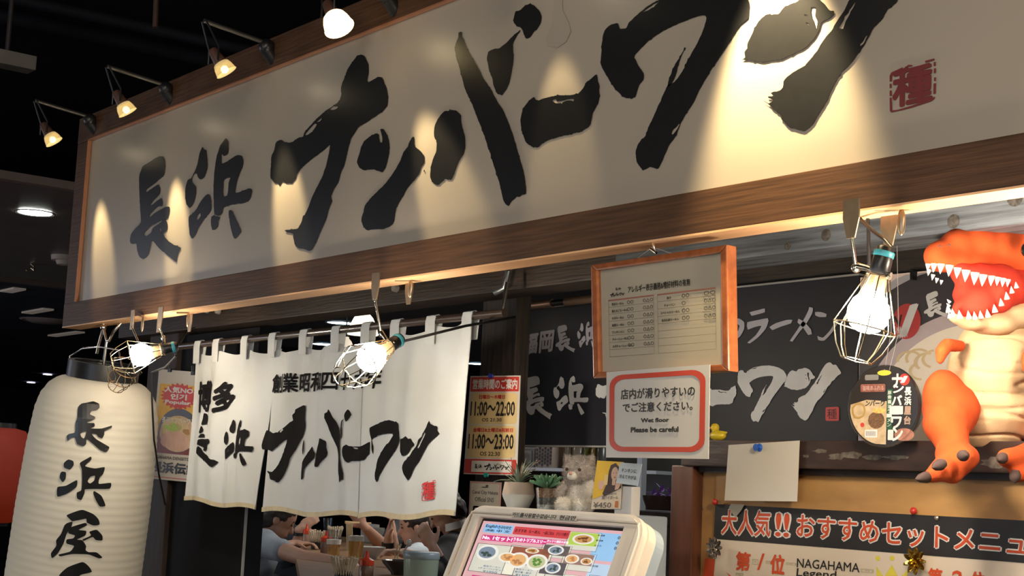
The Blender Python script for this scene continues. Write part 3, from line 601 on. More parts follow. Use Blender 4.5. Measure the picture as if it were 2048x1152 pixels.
def ntext(body, c, m, bold=.02):
    q = NQ(c); vs, fs = tmesh(body, bold, 0); f = cl(q); return obj('lettering', MB().add([f(a, b)-V((0, c, 0)) for a, b, c in vs], fs), m, nor, smooth=False)
ntext('博', [(398, 766), (428, 763), (424, 820), (398, 824)], CINK, .045); ntext('多', [(436, 768), (472, 764), (468, 822), (433, 824)], CINK, .05)
ntext('創業昭和四十六年', [(548, 750), (768, 736), (762, 776), (548, 786)], CINK, .03)
N1 = ((370, 740), 5.76); N2 = ((520, 730), 4.609); N3 = ((680, 800), 5.486)
NG = [(N1, [[[(240,500),(275,510),(288,560),(275,620),(218,630),(230,560)]], [[(215,645),(240,690),(232,715),(195,722)]], [[(215,740),(250,740),(255,775),(185,778)]],
  [[(190,800),(260,795),(322,800),(325,840),(290,860),(290,910),(265,935),(245,925),(252,900),(200,870),(170,860),(178,820)]], [[(165,900),(190,880),(225,905),(250,950),(300,990),(340,1030),(370,1035),(405,1060),(385,1090),(355,1120),(310,1090),(250,1040),(200,990),(160,955)]]]),
 (N1, [[[(575,570),(595,600),(598,690),(578,730),(545,715),(535,680),(555,620)]], [[(485,710),(505,720),(522,780),(510,840),(485,862),(458,830),(455,780),(470,730)]], [[(580,835),(592,870),(590,930),(540,990),(490,1030),(478,990),(475,920),(520,880)], [(530,913),(537,930),(522,946),(511,935)]],
  [[(685,572),(690,620),(688,655),(670,660),(668,700),(740,685),(765,710),(768,760),(740,800),(730,875),(800,878),(805,900),(790,940),(700,940),(650,945),(635,962),(610,950),(610,870),(620,760),(640,660),(660,610)], [(690,780),(685,850),(660,875),(655,810),(670,785)]], [[(600,955),(635,960),(615,1020),(595,1018),(588,980)]], [[(690,955),(745,1080),(715,1105),(690,1040),(680,975)]]]),
 (N2, [[[(75,603),(110,610),(150,628),(200,622),(250,580),(300,530),(320,510),(315,465),(330,440),(335,410),(370,385),(410,372),(435,380),(437,430),(433,500),(442,540),(440,580),(420,640),(380,700),(360,740),(345,780),(300,860),(285,920),(270,960),(240,1030),(205,1082),(180,1070),(140,1055),(125,1010),(95,978),(160,985),(200,930),(220,880),(240,820),(260,760),(275,690),(240,710),(190,760),(150,795),(110,785),(80,780),(40,778),(32,740),(45,680),(65,620)], [(215,620),(240,590),(255,575),(245,600),(225,625)]]]),
 (N2, [[[(425,690),(432,700),(430,760),(420,830),(408,790),(412,740)]], [[(515,752),(525,785),(545,820),(535,860),(510,890),(470,930),(440,965),(430,1040),(402,1055),(405,970),(412,900),(430,870),(480,810)]]]),
 (N2, [[[(585,678),(610,685),(640,710),(640,760),(650,810),(640,850),(600,890),(575,930),(540,935),(545,870),(560,780),(580,710)]], [[(655,410),(668,440),(680,480),(710,530),(740,590),(752,650),(750,720),(755,800),(760,870),(785,950),(803,1000),(805,1055),(775,1060),(755,1085),(748,1040),(735,950),(735,850),(720,770),(690,700),(670,640),(650,560),(632,490),(632,450),(648,435)]],
  [[(800,495),(775,525),(775,580),(778,640),(765,688),(758,620),(757,550),(768,515)]], [[(828,408),(850,440),(856,460),(840,490),(815,525),(800,490),(800,450)]]]),
 (N3, [[[(100,490),(125,505),(170,512),(265,512),(310,490),(355,467),(358,530),(355,590),(330,620),(310,655),(240,668),(150,672),(125,692),(90,665),(65,620),(55,570),(62,520)], [(170,520),(200,522),(240,530),(238,541),(190,536)]]]),
 (N3, [[[(352,310),(400,275),(460,248),(520,232),(570,222),(620,240),(662,255),(672,330),(685,420),(680,470),(640,540),(580,640),(550,690),(510,760),(470,820),(450,865),(435,903),(410,870),(408,800),(420,740),(440,650),(470,600),(520,520),(570,460),(605,390),(600,372),(540,372),(450,385),(400,410),(375,440),(390,530),(388,600),(370,540),(368,440),(355,370)]]]),
 (N3, [[[(698,435),(730,425),(765,400),(790,430),(815,425),(830,460),(848,495),(815,520),(805,560),(780,600),(735,615),(700,570),(698,500)]], [[(1003,230),(1020,265),(1060,285),(1095,295),(1090,330),(1115,365),(1080,405),(1040,440),(1000,480),(965,540),(930,600),(890,680),(850,740),(820,830),(790,882),(750,820),(728,750),(745,690),(800,620),(830,560),(870,490),(880,440),(920,400),(940,350),(970,300),(985,260)], [(955,350),(962,372),(920,460),(885,530),(872,525),(900,460)]]])]
for (o_, sc_), polys in NG:
    pp = [[rough(spline([nuv(*p) for p in tr(o_, sc_, l)], .006), .0009) for l in poly] for poly in polys]
    obj('calligraphy_character', fillsub(pp, lambda a, b: V((a, cloth_y(a, b)-.0035, b)), .02), CINK, nor, smooth=False)
q = NQ([(849, 962), (879, 960), (877, 1001), (849, 1002)]); f = cl(q)
mb = fillsub([[l] for l in SEALF], f, .2); vs, fs = tmesh('種', .03); mb.add([f(.1+.8*a, .1+.8*b)-V((0, c, 0)) for a, b, c in vs], fs)
obj('seal_stamp', mb, mat('seal_red', (.60, .03, .03), rough=.6), nor, smooth=False)

# ================================================================== CLAMP LAMPS WITH WIRE CAGES
BULB = emis('work_bulb', (1, .86, .66), 150)
TEAL = mat('teal_collar', (.05, .35, .45), rough=.4)
JAW = mat('jaw_brass', (.40, .29, .18), rough=.35, metal=.9, ns=60, bump=.1)
def cage(mb, c, a, L, r0, r1, rmid=.6, r2=None, n=8, wr=.0013, twist=0., close=True):
    a = a.normalized(); e1 = a.orthogonal().normalized(); e2 = a.cross(e1); r2 = r2 or r0
    P = lambda h, r, q: c+a*h+(e1*math.cos(q)+e2*math.sin(q))*r
    for h, r in ((0, r0), (L*rmid, r1), (L, r2)):
        mb.tube([P(h, r, 2*math.pi*k/20) for k in range(20)], wr*1.15, 5, closed=True)
    for k in range(n):
        q = 2*math.pi*k/n
        mb.tube([P(0, r0, q), P(L*.12, r0*1.25, q), P(L*rmid, r1, q), P(L*.86, (r1+r2)*.5, q+twist), P(L, r2, q+twist)], wr, 5)
    if close: mb.tube([P(L, r2, 0), P(L+.003, 0, 0), P(L, r2, math.pi)], wr, 5)
    return mb
def clamp_lamp(label, jaw, rodb, sock, tip, Y, dY, cord, extra=None, jawtop=2.125, em=160):
    j0 = at(*jaw, Y+.03); t = thing('clamp_lamp', label, 'lamp', j0, 'wire cage clamp lamps on the signboard')
    j0 = V((at(jaw[0], jaw[1], -.05).x, Y+.03, jawtop)); rb = at(*rodb, Y+.01)
    for y_, sg_ in ((-.022, 1), (.05, -1)):   # two jaws gripping the bottom rail
        mb = MB()
        P = [j0+V((dx, y_-.03+.0 if sg_ > 0 else y_-.0, dz)) for dx, dz in ((-.017, -.006), (.017, -.006), (.018, -.04), (.009, -.075), (-.009, -.075), (-.018, -.04))]
        Q = [p+V((0, .003, 0)) for p in P]; mb.add(P+Q, [tuple(range(6)), tuple(range(11, 5, -1))]+[(i, (i+1) % 6, (i+1) % 6+6, i+6) for i in range(6)])
        obj('jaw', mb, JAW, t, bevel=.0008)
    lv = j0+V((.045, .02, -.02)); obj('lever', MB().tube([j0+V((.01, 0, -.02)), lv], .003, 6).ell(lv+V((.006, 0, -.022)), (.009, .004, .024), 12, 8), JAW, t)
    obj('rod', MB().tube([j0+V((0, -.05, -.07)), (j0+V((0, -.05, -.07)))*.5+rb*.5, rb], .0035, 8), CHROME, t)
    sk = at(*sock, Y); tp = at(*tip, Y+dY); a = (tp-sk).normalized(); L = (tp-sk).length
    s_ = a.cross(V((0, 1, 0))).normalized()
    obj('swivel', MB().tube([rb+V((0, 0, .004)), rb*.5+sk*.5-a*.004, sk+a*.0, sk+s_*.026], [.007, .0055, .0055, .004], 8).ell(rb, .009, 10, 8).tube([sk+s_*.024+a*.004, sk-s_*.024+a*.004], .006, 8), CHROME, t)
    obj('socket', MB().lathe([(.010, -.048), (.015, -.044), (.017, -.02), (.0175, .0), (.015, .004)], sk, a, 20), BLKPL, t)
    obj('collar', MB().lathe([(.0172, -.038), (.0178, -.036), (.0178, -.030), (.0172, -.028)], sk, a, 20), TEAL, t)
    obj('lamp_neck', MB().lathe([(.0165, .004), (.0165, .034), (.0135, .036)], sk, a, 20), mat('neck_brass', (.7, .5, .3), rough=.3, metal=.6), t)
    obj('bulb', MB().lathe([(.014, .030), (.020, .038), (.031, .052), (.036, .068), (.034, .084), (.025, .097), (.011, .104), (0, .105)], sk, a, 24), emis('work_bulb%d' % em, (1, .86, .66), em), t)
    obj('wire_cage', cage(MB(), sk+a*.006, a, L, .020, .053, .62, .026, 8), WIRE, t)
    if extra:
        c0, c1 = at(*extra[0], Y-.03), at(*extra[1], Y-.03)
        obj('hinged_cage', cage(MB(), c0, c1-c0, (c1-c0).length, .047, .04, .55, .026, 6, twist=.5), WIRE, t)
    if cord: obj('cord', MB().tube([at(px, py, y) for px, py, y in cord], .0035, 8), BLKPL, t)
    return t
clamp_lamp('wire cage clamp lamp hanging left, close above the white paper lantern', (322, 620), (327, 676), (326, 699), (228, 722), -.03, -.13,
           [(340, 696, 0), (352, 712, .0), (330, 735, .02), (303, 745, .03), (304, 800, .05), (308, 880, .1), (318, 950, .3), (330, 1010, .33)], extra=((252, 735), (232, 774)), jawtop=2.122)
clamp_lamp('wire cage clamp lamp in the middle in front of the noren', (752, 560), (763, 668), (779, 692), (686, 752), -.03, -.15,
           [(783, 686, -.02), (800, 684, 0), (850, 672, .05), (930, 652, .15), (1000, 640, .3), (1040, 632, .5)])
clamp_lamp('wire cage clamp lamp at right beside the orange plush dinosaur', (1703, 440), (1712, 536), (1758, 546), (1714, 714), -.03, -.02,
           [(1775, 512, -.02), (1784, 496, -.01), (1772, 482, 0), (1745, 462, .01), (1722, 440, .03), (1712, 426, .04), (1735, 425, .05), (1737, 470, .05), (1738, 530, .04)], em=260)
clamp_lamp('wire cage clamp lamp out of frame to the right of dinosaur', (2150, 340), (2150, 450), (2165, 470), (2140, 640), .12, -.02, None, em=170)
# spare clamp and lantern hook
p = V((at(283, 640, .0).x, -.02, 2.122)); t = thing('spare_clamp', 'small chrome spring clamp gripping signboard above lantern lamp', 'clamp', p)
obj('jaw', MB().box(p.x-.012, p.x+.012, -.034, -.030, 2.06, 2.125).box(p.x-.012, p.x+.012, .060, .064, 2.06, 2.125), JAW, t, bevel=.001)
q_ = at(277, 684, -.03); obj('rod', MB().tube([(p.x, -.032, 2.07), q_], .0035, 8), CHROME, t)
obj('lever', MB().tube([(p.x+.01, -.02, 2.11), (p.x+.05, -.02, 2.10)], .003, 6).ell((p.x+.055, -.02, 2.075), (.009, .004, .026), 12, 8), JAW, t)
h0, h1, h2 = at(207, 655, .02), at(214, 682, .02), at(204, 752, .02)
t = thing('lantern_hook', 'chrome hook and rod holding the white paper lantern under signboard', 'hook', h0)
obj('hook', MB().tube([h0+V((0, 0, .02)), h0, h0+V((-.015, 0, -.03)), h0+V((-.03, 0, -.06)), h0+V((-.04, 0, -.09))], .005, 8).ell(h0, .012, 10, 8), CHROME, t)
obj('hook', MB().tube([h0+V((0, 0, 0)), h1, h1+V((.02, 0, .0)), h1+V((.05, 0, .03)), h1+V((.06, .02, .06))], .005, 8), CHROME, t)
obj('rod', MB().tube([h1, h2], .0055, 10), CHROME, t)
e_ = at(204, 790, .02); obj('clip_tube', MB().lathe([(.012, 0), (.014, .003), (.014, .05), (.010, .053)], h2-V((0, 0, .05)), (0, 0, 1), 16), CHROME, t)
# white pendant shades inside
def pendant(px, py, d, r, lab, em):
    c = atd(px, py, d); t = thing('pendant_lamp', lab, 'lamp', c, 'white glass pendant lamps')
    obj('lamp_shade', MB().lathe([(r*.33, 0), (r*.36, -.01), (r*.62, -r*.45), (r*.9, -r*1.05), (r, -r*1.55), (r*.97, -r*1.55), (r*.3, -.02)], c, n=32), mat('pendant_glass%d' % (em*10), (.9, .82, .7), rough=.4, emit=em, ec=(1, .84, .62)), t)
    obj('cable', MB().tube([c, V((c.x, c.y, 2.62))], .004), BLKPL, t); obj('cap', MB().lathe([(.01, .05), (r*.3, .04), (r*.36, 0)], c, n=20), BLKM, t)
pendant(728, 622, 6.2, .064, 'lit white glass pendant shade right behind the noren pole', 1.6)
pendant(692, 674, 9.0, .055, 'smaller dim white pendant shade further back behind noren tabs', .45)

# ================================================================== POSTERS AND NOTICES
def clipper(p, par):
    obj('binder_clip', MB().box(p.x-.012, p.x+.012, p.y-.006, p.y+.004, p.z-.008, p.z+.004).tube([p+V((-.006, -.004, .003)), p+V((-.007, -.008, .024)), p+V((.007, -.008, .024)), p+V((.006, -.004, .003))], .0012, 5), BLKM, par)
pl = YP(.33); q = Quad(pl, [(318, 738), (404, 745), (386, 965), (299, 957)])
t = thing('ramen_poster', 'popular number one ramen poster hanging between lantern and noren', 'poster', q.P(.5, 1))
plate('sheet', q, PAPER, t)
prt('yellow_ground', q, [[rr(.06, .13, 1.0, .74, .02)]], mat('poster_yellow', (.80, .50, .08), (.75, .42, .07), ns=30), t, .0008)
prt('red_ground', q, [[rr(.06, .56, 1.0, .76, .02)]], mat('poster_maroon', (.22, .03, .02), rough=.5), t, .0011)
prt('bowl_print', q, [[circ(.58, .545, .46, .20, 32)]], mat('bowl_black', (.03, .028, .028), rough=.4), t, .0014)
prt('soup_print', q, [[circ(.58, .575, .42, .165, 32)]], mat('soup', (.72, .55, .36), (.62, .42, .25), ns=60), t, .0017)
prt('noodle_print', q, [[circ(.5, .53, .32, .10, 24)]], mat('noodles_print', (.78, .66, .40), (.66, .50, .25), ns=160), t, .0020)
mb_ = mat('pork_print', (.74, .50, .40), (.68, .42, .32), ns=40)
for c in ((.52, .63, .30, .08), (.62, .665, .30, .06), (.42, .655, .22, .055)): prt('pork_slice_print', q, [[circ(*c, 20)]], mb_, t, .0023+c[1]*.001)
gm = mat('scallion_print', (.30, .52, .08), (.55, .70, .20), ns=200); prt('scallion_bed_print', q, [[circ(.50, .52, .17, .035, 16)]], mat('scallion_bed', (.45, .48, .14), (.62, .52, .28), ns=260), t, .0030)
prt('scallion_print', q, [[circ(.46+.17*math.cos(k*2.4)*((k*7) % 5)/4, .52+.035*math.sin(k*2.4)*((k*3) % 5)/4, .045, .013, 8)] for k in range(26)], gm, t, .0034)
prt('topping_print', q, [[circ(.80+.09*math.cos(k*2.4)*((k*7) % 5)/4, .545+.03*math.sin(k*2.4)*((k*3) % 5)/4, .04, .012, 7)] for k in range(12)], mat('kikurage', (.50, .28, .12), (.42, .22, .09), ns=150), t, .0034)
sb = []
for k in range(44):
    r = 1 if k % 2 == 0 else .80; a = k/44*2*math.pi; sb.append((.54+.44*r*math.cos(a), .235+.125*r*math.sin(a)))
prt('starburst', q, [[sb]], RED, t, .0026)
text(q.sub(.20, .150, .92, .205), '人気NO1', WHT, t, .04, off=.0032); text(q.sub(.36, .215, .72, .265), '인기', WHT, t, .05, off=.0032); text(q.sub(.24, .275, .82, .315), 'Popular', WHT, t, .05, off=.0032)
text(q.sub(.2, .43, .95, .48), '長浜ナンバーワン', WHT, t, .03, off=.0032)
text(q.sub(.0, .785, .92, .812), 'NAGAHAMA DENSETSU', mat('grey_print', (.12, .11, .11)), t, .03)
text(q.sub(.02, .84, 1.10, .935), '長浜伝説', BLK, t, .05)
prt('rule', q, [[rr(.03, .975, .98, .981, .002)]], RED, t)
clipper(q.P(.28, 0), t); clipper(q.P(.82, .01), t)

pl = YP(.40); q = Quad(pl, [(941, 752), (1041, 751), (1034, 951), (927, 948)])
t = thing('opening_hours_poster', 'red and cream opening hours poster between noren and back signboard', 'poster', q.P(.5, 1))
plate('sheet', q, PAPER, t)
prt('red_band', q, [[rr(.02, .012, .98, .16, .01)]], RED, t); prt('red_band', q, [[rr(.01, .845, .98, .99, .01)]], RED, t)
text(q.sub(.07, .035, .95, .135), '営業時間のご案内', WHT, t, .035)
prt('cream_box', q, [[rr(.05, .175, .96, .49, .06, .04)]], CREAM, t); prt('cream_box', q, [[rr(.05, .505, .95, .83, .06, .04)]], CREAM, t)
text(q.sub(.22, .195, .72, .235), '日曜日～木曜日', RED, t, .04); text(q.sub(.06, .265, .92, .405), '11:00～22:00', BLK, t, .035); text(q.sub(.30, .43, .68, .465), 'OS 21:30', BLK, t, .02)
text(q.sub(.14, .53, .90, .57), '金曜日&土曜日&祝前日', RED, t, .04); text(q.sub(.06, .595, .92, .74), '11:00～23:00', BLK, t, .035); text(q.sub(.30, .77, .68, .81), 'OS 22:30', BLK, t, .02)
prt('white_box', q, [[rr(.15, .862, .90, .975, .01)]], WHT, t, .0012)
brush(q.sub(.22, .895, .36, .945), ['chou', 'hama'], BLK, t, .002); brush(q.sub(.40, .885, .86, .955), ['na', 'n1', 'ba', 'bar', 'wa', 'n2'], BLK, t, .002)
for px, py, c in ((985, 752, (.04, .06, .5)), (976, 950, (.02, .3, .25))):
    p = at(px, py, .397); obj('push_pin', MB().lathe([(.004, 0), (.006, .002), (.004, .004), (.007, .010)], p, (0, -1, 0), 10), mat('pin%d' % px, c, rough=.3), t)

q = Quad(YP(.405), [(940, 962), (1003, 965), (999, 1040), (937, 1036)])
t = thing('social_media_notice', 'small pink bordered social media notice above the ordering kiosk', 'notice', q.P(.5, 1))
plate('sheet', q, mat('notice_pink', (.62, .40, .36), rough=.6), t); prt('cream_ground', q, [[rr(.05, .05, .95, .95, .03)]], mat('notice_cream', (.70, .64, .54), rough=.6), t)
gp = mat('grey_print', (.12, .11, .11)); text(q.sub(.1, .24, .92, .36), 'Canal City Hakata', gp, t, .01); text(q.sub(.2, .42, .8, .54), 'Official SNS', gp, t, .01)
prt('flourish', q, [[circ(.5, .15, .12, .012, 14)], [circ(.56, .11, .05, .03, 10)]], gp, t)
prt('logo_square', q, [[rr(.14, .66, .34, .84, .04), rr(.19, .71, .29, .79, .02)]], mat('violet', (.12, .03, .12)), t); prt('logo_square', q, [[rr(.58, .66, .78, .84, .04)]], mat('green_print', (.10, .25, .05)), t)

# allergy table in a wood frame, hung from the sign by a cord
pl = YP(.0); fq = Quad(pl, [(1181, 530), (1453, 489), (1457, 742), (1186, 757)])
t = thing('allergy_chart', 'wood framed allergy chart hanging on string below the signboard', 'framed chart', fq.P(.5, 1))
wf = mat('picture_frame_wood', (.33, .105, .035), (.24, .07, .025), rough=.22, ns=14, scale=(3, 3, 3), coat=.4)
def bar(a, b, c, d, nm='frame_bar'):
    P = [fq.P(*x, .0) for x in (a, b, c, d)]; B = [p+V((0, .028, 0)) for p in P]; obj(nm, MB().add(P+B, [(0, 3, 2, 1), (4, 5, 6, 7), (0, 1, 5, 4), (1, 2, 6, 5), (2, 3, 7, 6), (3, 0, 4, 7)]), wf, t, bevel=.003)
fs_, ft_ = .045, .055
bar((0, 0), (1, 0), (1-fs_, ft_), (fs_, ft_)); bar((fs_, 1-ft_), (1-fs_, 1-ft_), (1, 1), (0, 1)); bar((0, 0), (fs_, ft_), (fs_, 1-ft_), (0, 1)); bar((1-fs_, ft_), (1, 0), (1, 1), (1-fs_, 1-ft_))
iq = fq.sub(fs_, ft_, 1-fs_, 1-ft_, -.012)
plate('backing_sheet', iq, mat('chart_paper', (.56, .50, .42), (.53, .47, .39), rough=.7, ns=3), t)
iq = fq.sub(.09, .09, .955, .945, -.0115)
gq = mat('chart_print', (.10, .09, .08))
brush(iq.sub(.04, .20, .17, .245), ['na', 'n1', 'ba', 'bar', 'wa', 'n2'], BLK, t, .002); brush(iq.sub(.09, .155, .14, .185), ['chou', 'hama'], BLK, t, .002)
text(iq.sub(.20, .155, .73, .225), 'アレルギー表示義務&嗜好材料の有無', BLK, t, .015)
ln = []; hdr = []
for (s0, s1) in ((.02, .42), (.455, .93)):
    hdr.append([rr(s0, .27, s1, .283, .003)])
    for k in range(8): ln.append([rr(s0, .345+k*.072-.001, s1, .345+k*.072+.002, .001)])
    for s_ in (s0, s1): ln.append([rr(s_-.001, .27, s_+.001, .85, .0005)])
prt('table_rule', iq, ln, mat('rule_brown', (.28, .22, .17)), t); prt('table_header', iq, hdr, mat('rule_red', (.45, .16, .12)), t)
for k, (nm, m1, m2) in enumerate([('長浜らーめん', '○○', '○△○'), ('煮たまごらーめん', '○○', '○△○'), ('ネギらーめん', '○○', '○△○'), ('高菜らーめん', '○○', '○△○'), ('ワンタンメン', '○○', '○△○'), ('チャーシューめん', '○○', '○△○'), ('ネギチャーシューめん', '○○', '○△○')]):
    y = .288+k*.0715
    text(iq.sub(.05, y+.018, .05+.018*len(nm), y+.045), nm, gq, t, .03); text(iq.sub(.19, y+.010, .245, y+.045), m1, gq, t, .01); text(iq.sub(.33, y+.010, .415, y+.045), m2, gq, t, .01)
for k, (nm, m1, m2) in enumerate([('餃子', '○○', '○○'), ('チャーハン', '○', '○△○'), ('スペシャルらーめん', '○○', '○△○'), ('長浜伝説らーめん', '○○', '○△○')]):
    y = .288+k*.0715
    text(iq.sub(.48+.008*(9-len(nm)), y+.018, .48+.008*(9-len(nm))+.018*len(nm), y+.045), nm, gq, t, .03); text(iq.sub(.66, y+.008, .66+.03*len(m1), y+.045), m1, gq, t, .01); text(iq.sub(.84, y+.008, .93, y+.045), m2, gq, t, .01)
plate('glass_pane', fq.sub(fs_, ft_, 1-fs_, 1-ft_, -.004), pane('chart_glass', (.97, .97, .95), .07, .03), t, th=.0015)
hk = at(1305, 492, .0); hk.z = 2.10
obj('hook', MB().tube([hk+V((0, 0, .01)), hk+V((.012, -.006, -.006)), hk+V((.018, -.006, -.018)), hk+V((0, -.004, -.008))], .003, 6), CHROME, t)
obj('string', MB().tube([fq.P(.32, .01, -.01), hk-V((0, 0, .004)), fq.P(.62, .01, -.01)], .0010, 5), mat('string', (.35, .33, .32)), t)

fq2 = Quad(YP(-.012), [(1213, 744), (1420, 729), (1417, 918), (1212, 915)])
t = thing('wet_floor_notice', 'laminated wet floor notice with red rounded border below allergy chart', 'notice', fq2.P(.5, 1))
LAM = mat('laminated_paper', (.60, .57, .53), (.57, .54, .50), rough=.16, ns=3, bump=.5, coat=.6)
plate('sheet', fq2, LAM, t)
redl = mat('laminated_red', (.60, .085, .055), rough=.18, coat=.6, ns=4, bump=.5)
prt('red_border', fq2, [[rr(.035, .045, .965, .93, .13), rr(.085, .10, .915, .875, .10)]], redl, t)
text(fq2.sub(.155, .215, .87, .33), '店内が滑りやすいの', BLK, t, .022); text(fq2.sub(.175, .375, .85, .48), 'でご注意ください。', BLK, t, .022)
text(fq2.sub(.36, .555, .63, .60), 'Wet floor', BLK, t, .06); text(fq2.sub(.26, .655, .72, .71), 'Please be careful', BLK, t, .06)

# ================================================================== BACK SIGNBOARD
BY = .66; q = Quad(YP(BY), [(1032, 622), (1737, 543), (1729, 905), (1040, 892)])
t = thing('back_signboard', 'charcoal signboard with white brush lettering behind allergy chart', 'sign', q.P(.5, 1))
X0, Z1 = at(1034, 622, BY).x, at(1034, 622, BY).z; X1, Z0 = at(1716, 700, BY).x, at(1060, 890, BY).z
q = Quad(YP(BY), [(0, 0), (1, 1)]); q.c = [(X0, Z1), (X1, Z1), (X1, Z0), (X0, Z0)]
plate('board', q, mat('charcoal_board', (.024, .024, .031), (.020, .020, .026), rough=.5, ns=3, spec=.3), t, th=.02)
plate('top_edge', q.sub(0, -.012, 1, 0), mat('pale_strip', (.42, .40, .38)), t, th=.02); plate('bottom_edge', q.sub(0, 1, 1, 1.012), mat('pale_strip', (.42, .40, .38)), t, th=.02)
LAV = mat('lavender_white_print', (.50, .47, .52), rough=.5); WB = mat('board_white', (.74, .73, .72), rough=.5)
def z2(l): return [(1000+a/2.768, 560+b/2.768) for a, b in l]
def bq(a, b, c, d): return Quad(YP(BY), z2([a, b, c, d]), .001)
text(bq((135, 305), (215, 292), (212, 400), (130, 415)), '福', LAV, t, .045, .1); text(bq((222, 292), (303, 280), (298, 392), (220, 402)), '岡', LAV, t, .045, .1)
LB = YP(BY)
def bchars(keys, a, b, c, d, m): brush(bq(a, b, c, d), keys, m, t, .001)
bchars(['chou'], (312, 250), (418, 245), (420, 400), (310, 412), LAV); bchars(['hama'], (430, 240), (540, 222), (540, 372), (430, 392), LAV)
KS = [[[(1255,225),(1290,212),(1330,215),(1355,235),(1355,270),(1335,310),(1290,345),(1262,352),(1295,315),(1322,280),(1330,255),(1310,240),(1280,245),(1250,255)]],
      [[(1385,180),(1440,165),(1470,158),(1470,178),(1440,188),(1395,198)]], [[(1372,235),(1430,222),(1485,212),(1490,225),(1475,270),(1430,320),(1385,352),(1372,348),(1420,305),(1450,255),(1410,262),(1375,275),(1370,255)]],
      [[(1495,262),(1530,240),(1590,222),(1622,222),(1615,240),(1560,258),(1510,278)]], [[(1715,150),(1735,155),(1732,185),(1700,240),(1660,290),(1622,342),(1608,338),(1650,275),(1690,210),(1712,165)]], [[(1655,215),(1690,235),(1725,275),(1730,300),(1710,305),(1680,262),(1650,235)]],
      [[(1748,178),(1780,178),(1812,190),(1808,205),(1770,205),(1748,195)]], [[(1760,310),(1790,320),(1830,280),(1870,215),(1880,220),(1850,280),(1800,335),(1765,332)]]]
prt0 = lambda polys, m, nm='lettering': obj(nm, fill(polys, lambda a, b: LB.pos(a, b, .0022)), m, t, smooth=False)
prt0([[[(p.x, p.y) for p in spline([LB.uv(*x) for x in z2(l)], .006)] for l in poly] for poly in KS], LAV)
bchars(['chou'], (128, 532), (292, 530), (292, 772), (126, 768), WB); bchars(['hama'], (298, 532), (495, 530), (492, 748), (298, 745), WB)
bchars(['na'], (535, 480), (760, 470), (750, 780), (530, 775), WB); bchars(['n1', 'ba'], (745, 480), (1130, 440), (1120, 770), (740, 770), WB)
bchars(['bar'], (1140, 592), (1315, 585), (1308, 698), (1140, 700), WB); bchars(['wa'], (1318, 478), (1592, 470), (1585, 790), (1318, 785), WB); bchars(['n2'], (1575, 462), (1892, 455), (1885, 780), (1572, 778), WB)
sq = bq((1805, 705), (1880, 702), (1880, 780), (1805, 780)); rb_ = mat('board_red', (.52, .05, .05), rough=.5)
vs, fs = tmesh('種', .02); prt('seal_ground', sq, [[rr(0, 0, 1, 1, .12)]], rb_, t, .001); text(sq.sub(.14, .14, .86, .86), '種', mat('charcoal_board', (.05, .05, .05)), t, .0, off=.002)

# ramen shop poster right of the black signboard
q = Quad(YP(BY), [(0, 0), (1, 1)]); Zt = at(1790, 548, BY).z; q.c = [(X1+.004, Zt), (X1+1.3, Zt), (X1+1.3, Z0), (X1+.004, Z0)]
t = thing('ramen_bowl_poster', 'large pale pink poster showing a ramen bowl behind the dinosaur', 'poster', q.P(.5, 1))
plate('sheet', q, mat('poster_pink', (.95, .76, .68), (.92, .72, .64), rough=.5), t, th=.01)
pu = YP(BY); U = lambda px, py: pu.uv(px, py)
def disc(nm, cx, cy, rx, ry, m, off):
    pts = [U(cx+rx*math.cos(a), cy+ry*math.sin(a)) for a in [2*math.pi*k/90 for k in range(90)]]
    pts = [(min(max(x, X1+.006), X1+1.29), min(max(y, Z0+.004), Zt-.004)) for x, y in pts]
    obj(nm, fill([[pts]], lambda a, b: pu.pos(a, b, off)), m, t, smooth=False)
disc('rim_print', 1960, 850, 337, 337, mat('rim_grey', (.50, .48, .52), rough=.4), .0008); disc('bowl_print', 1962, 853, 326, 326, mat('bowl_charcoal', (.055, .05, .056), rough=.4), .0014)
disc('inner_rim_print', 1960, 880, 246, 260, mat('rim_lilac', (.60, .50, .52), rough=.4), .0020); disc('soup_print', 1962, 885, 226, 238, mat('soup_cream', (.97, .88, .76), (.95, .84, .70), ns=7), .0026)
def arc(cx, cy, r, a0, a1, w_, m, off):
    o_ = circ(cx, cy, r, r*.6, 16, a0, a1); i_ = circ(cx, cy, r-w_, (r-w_)*.6, 16, a0, a1)
    obj('noodle_print', fill([[o_+i_[::-1]]], lambda a, b: pu.pos(a, b, off)), m, t, smooth=False)
nm_ = mat('noodle_print', (.80, .62, .35), rough=.5)
for k, (px, py) in enumerate([(1820, 720), (1838, 716), (1856, 724), (1872, 718), (1846, 742)]):
    u = U(px, py); arc(u[0], u[1], .035, 20+k*25, 190+k*20, .008, nm_, .0032+k*.0003)
u = U(1815, 643); rc = (U(1843, 640)[0]-U(1787, 640)[0])/2
obj('red_roundel', fill([[circ(u[0], u[1], rc, rc*1.05, 32)]], lambda a, b: pu.pos(a, b, .0034)), rb_, t, smooth=False)
text(Quad(pu, [(1806, 616), (1836, 610), (1832, 668), (1803, 672)], .003), '1', WB, t, .05, .25); text(Quad(pu, [(1788, 634), (1806, 630), (1804, 652), (1788, 656)], .003), 'N', BLK, t, .04, .2)
text(Quad(pu, [(1796, 655), (1816, 652), (1815, 663), (1796, 666)], .003), 'NAGA', WB, t, .05); text(Quad(pu, [(1798, 666), (1818, 663), (1817, 674), (1798, 677)], .003), 'HAMA', WB, t, .05)
brush(Quad(pu, [(1850, 588), (1898, 576), (1898, 634), (1850, 642)], .003), ['chou'], WB, t, .001)
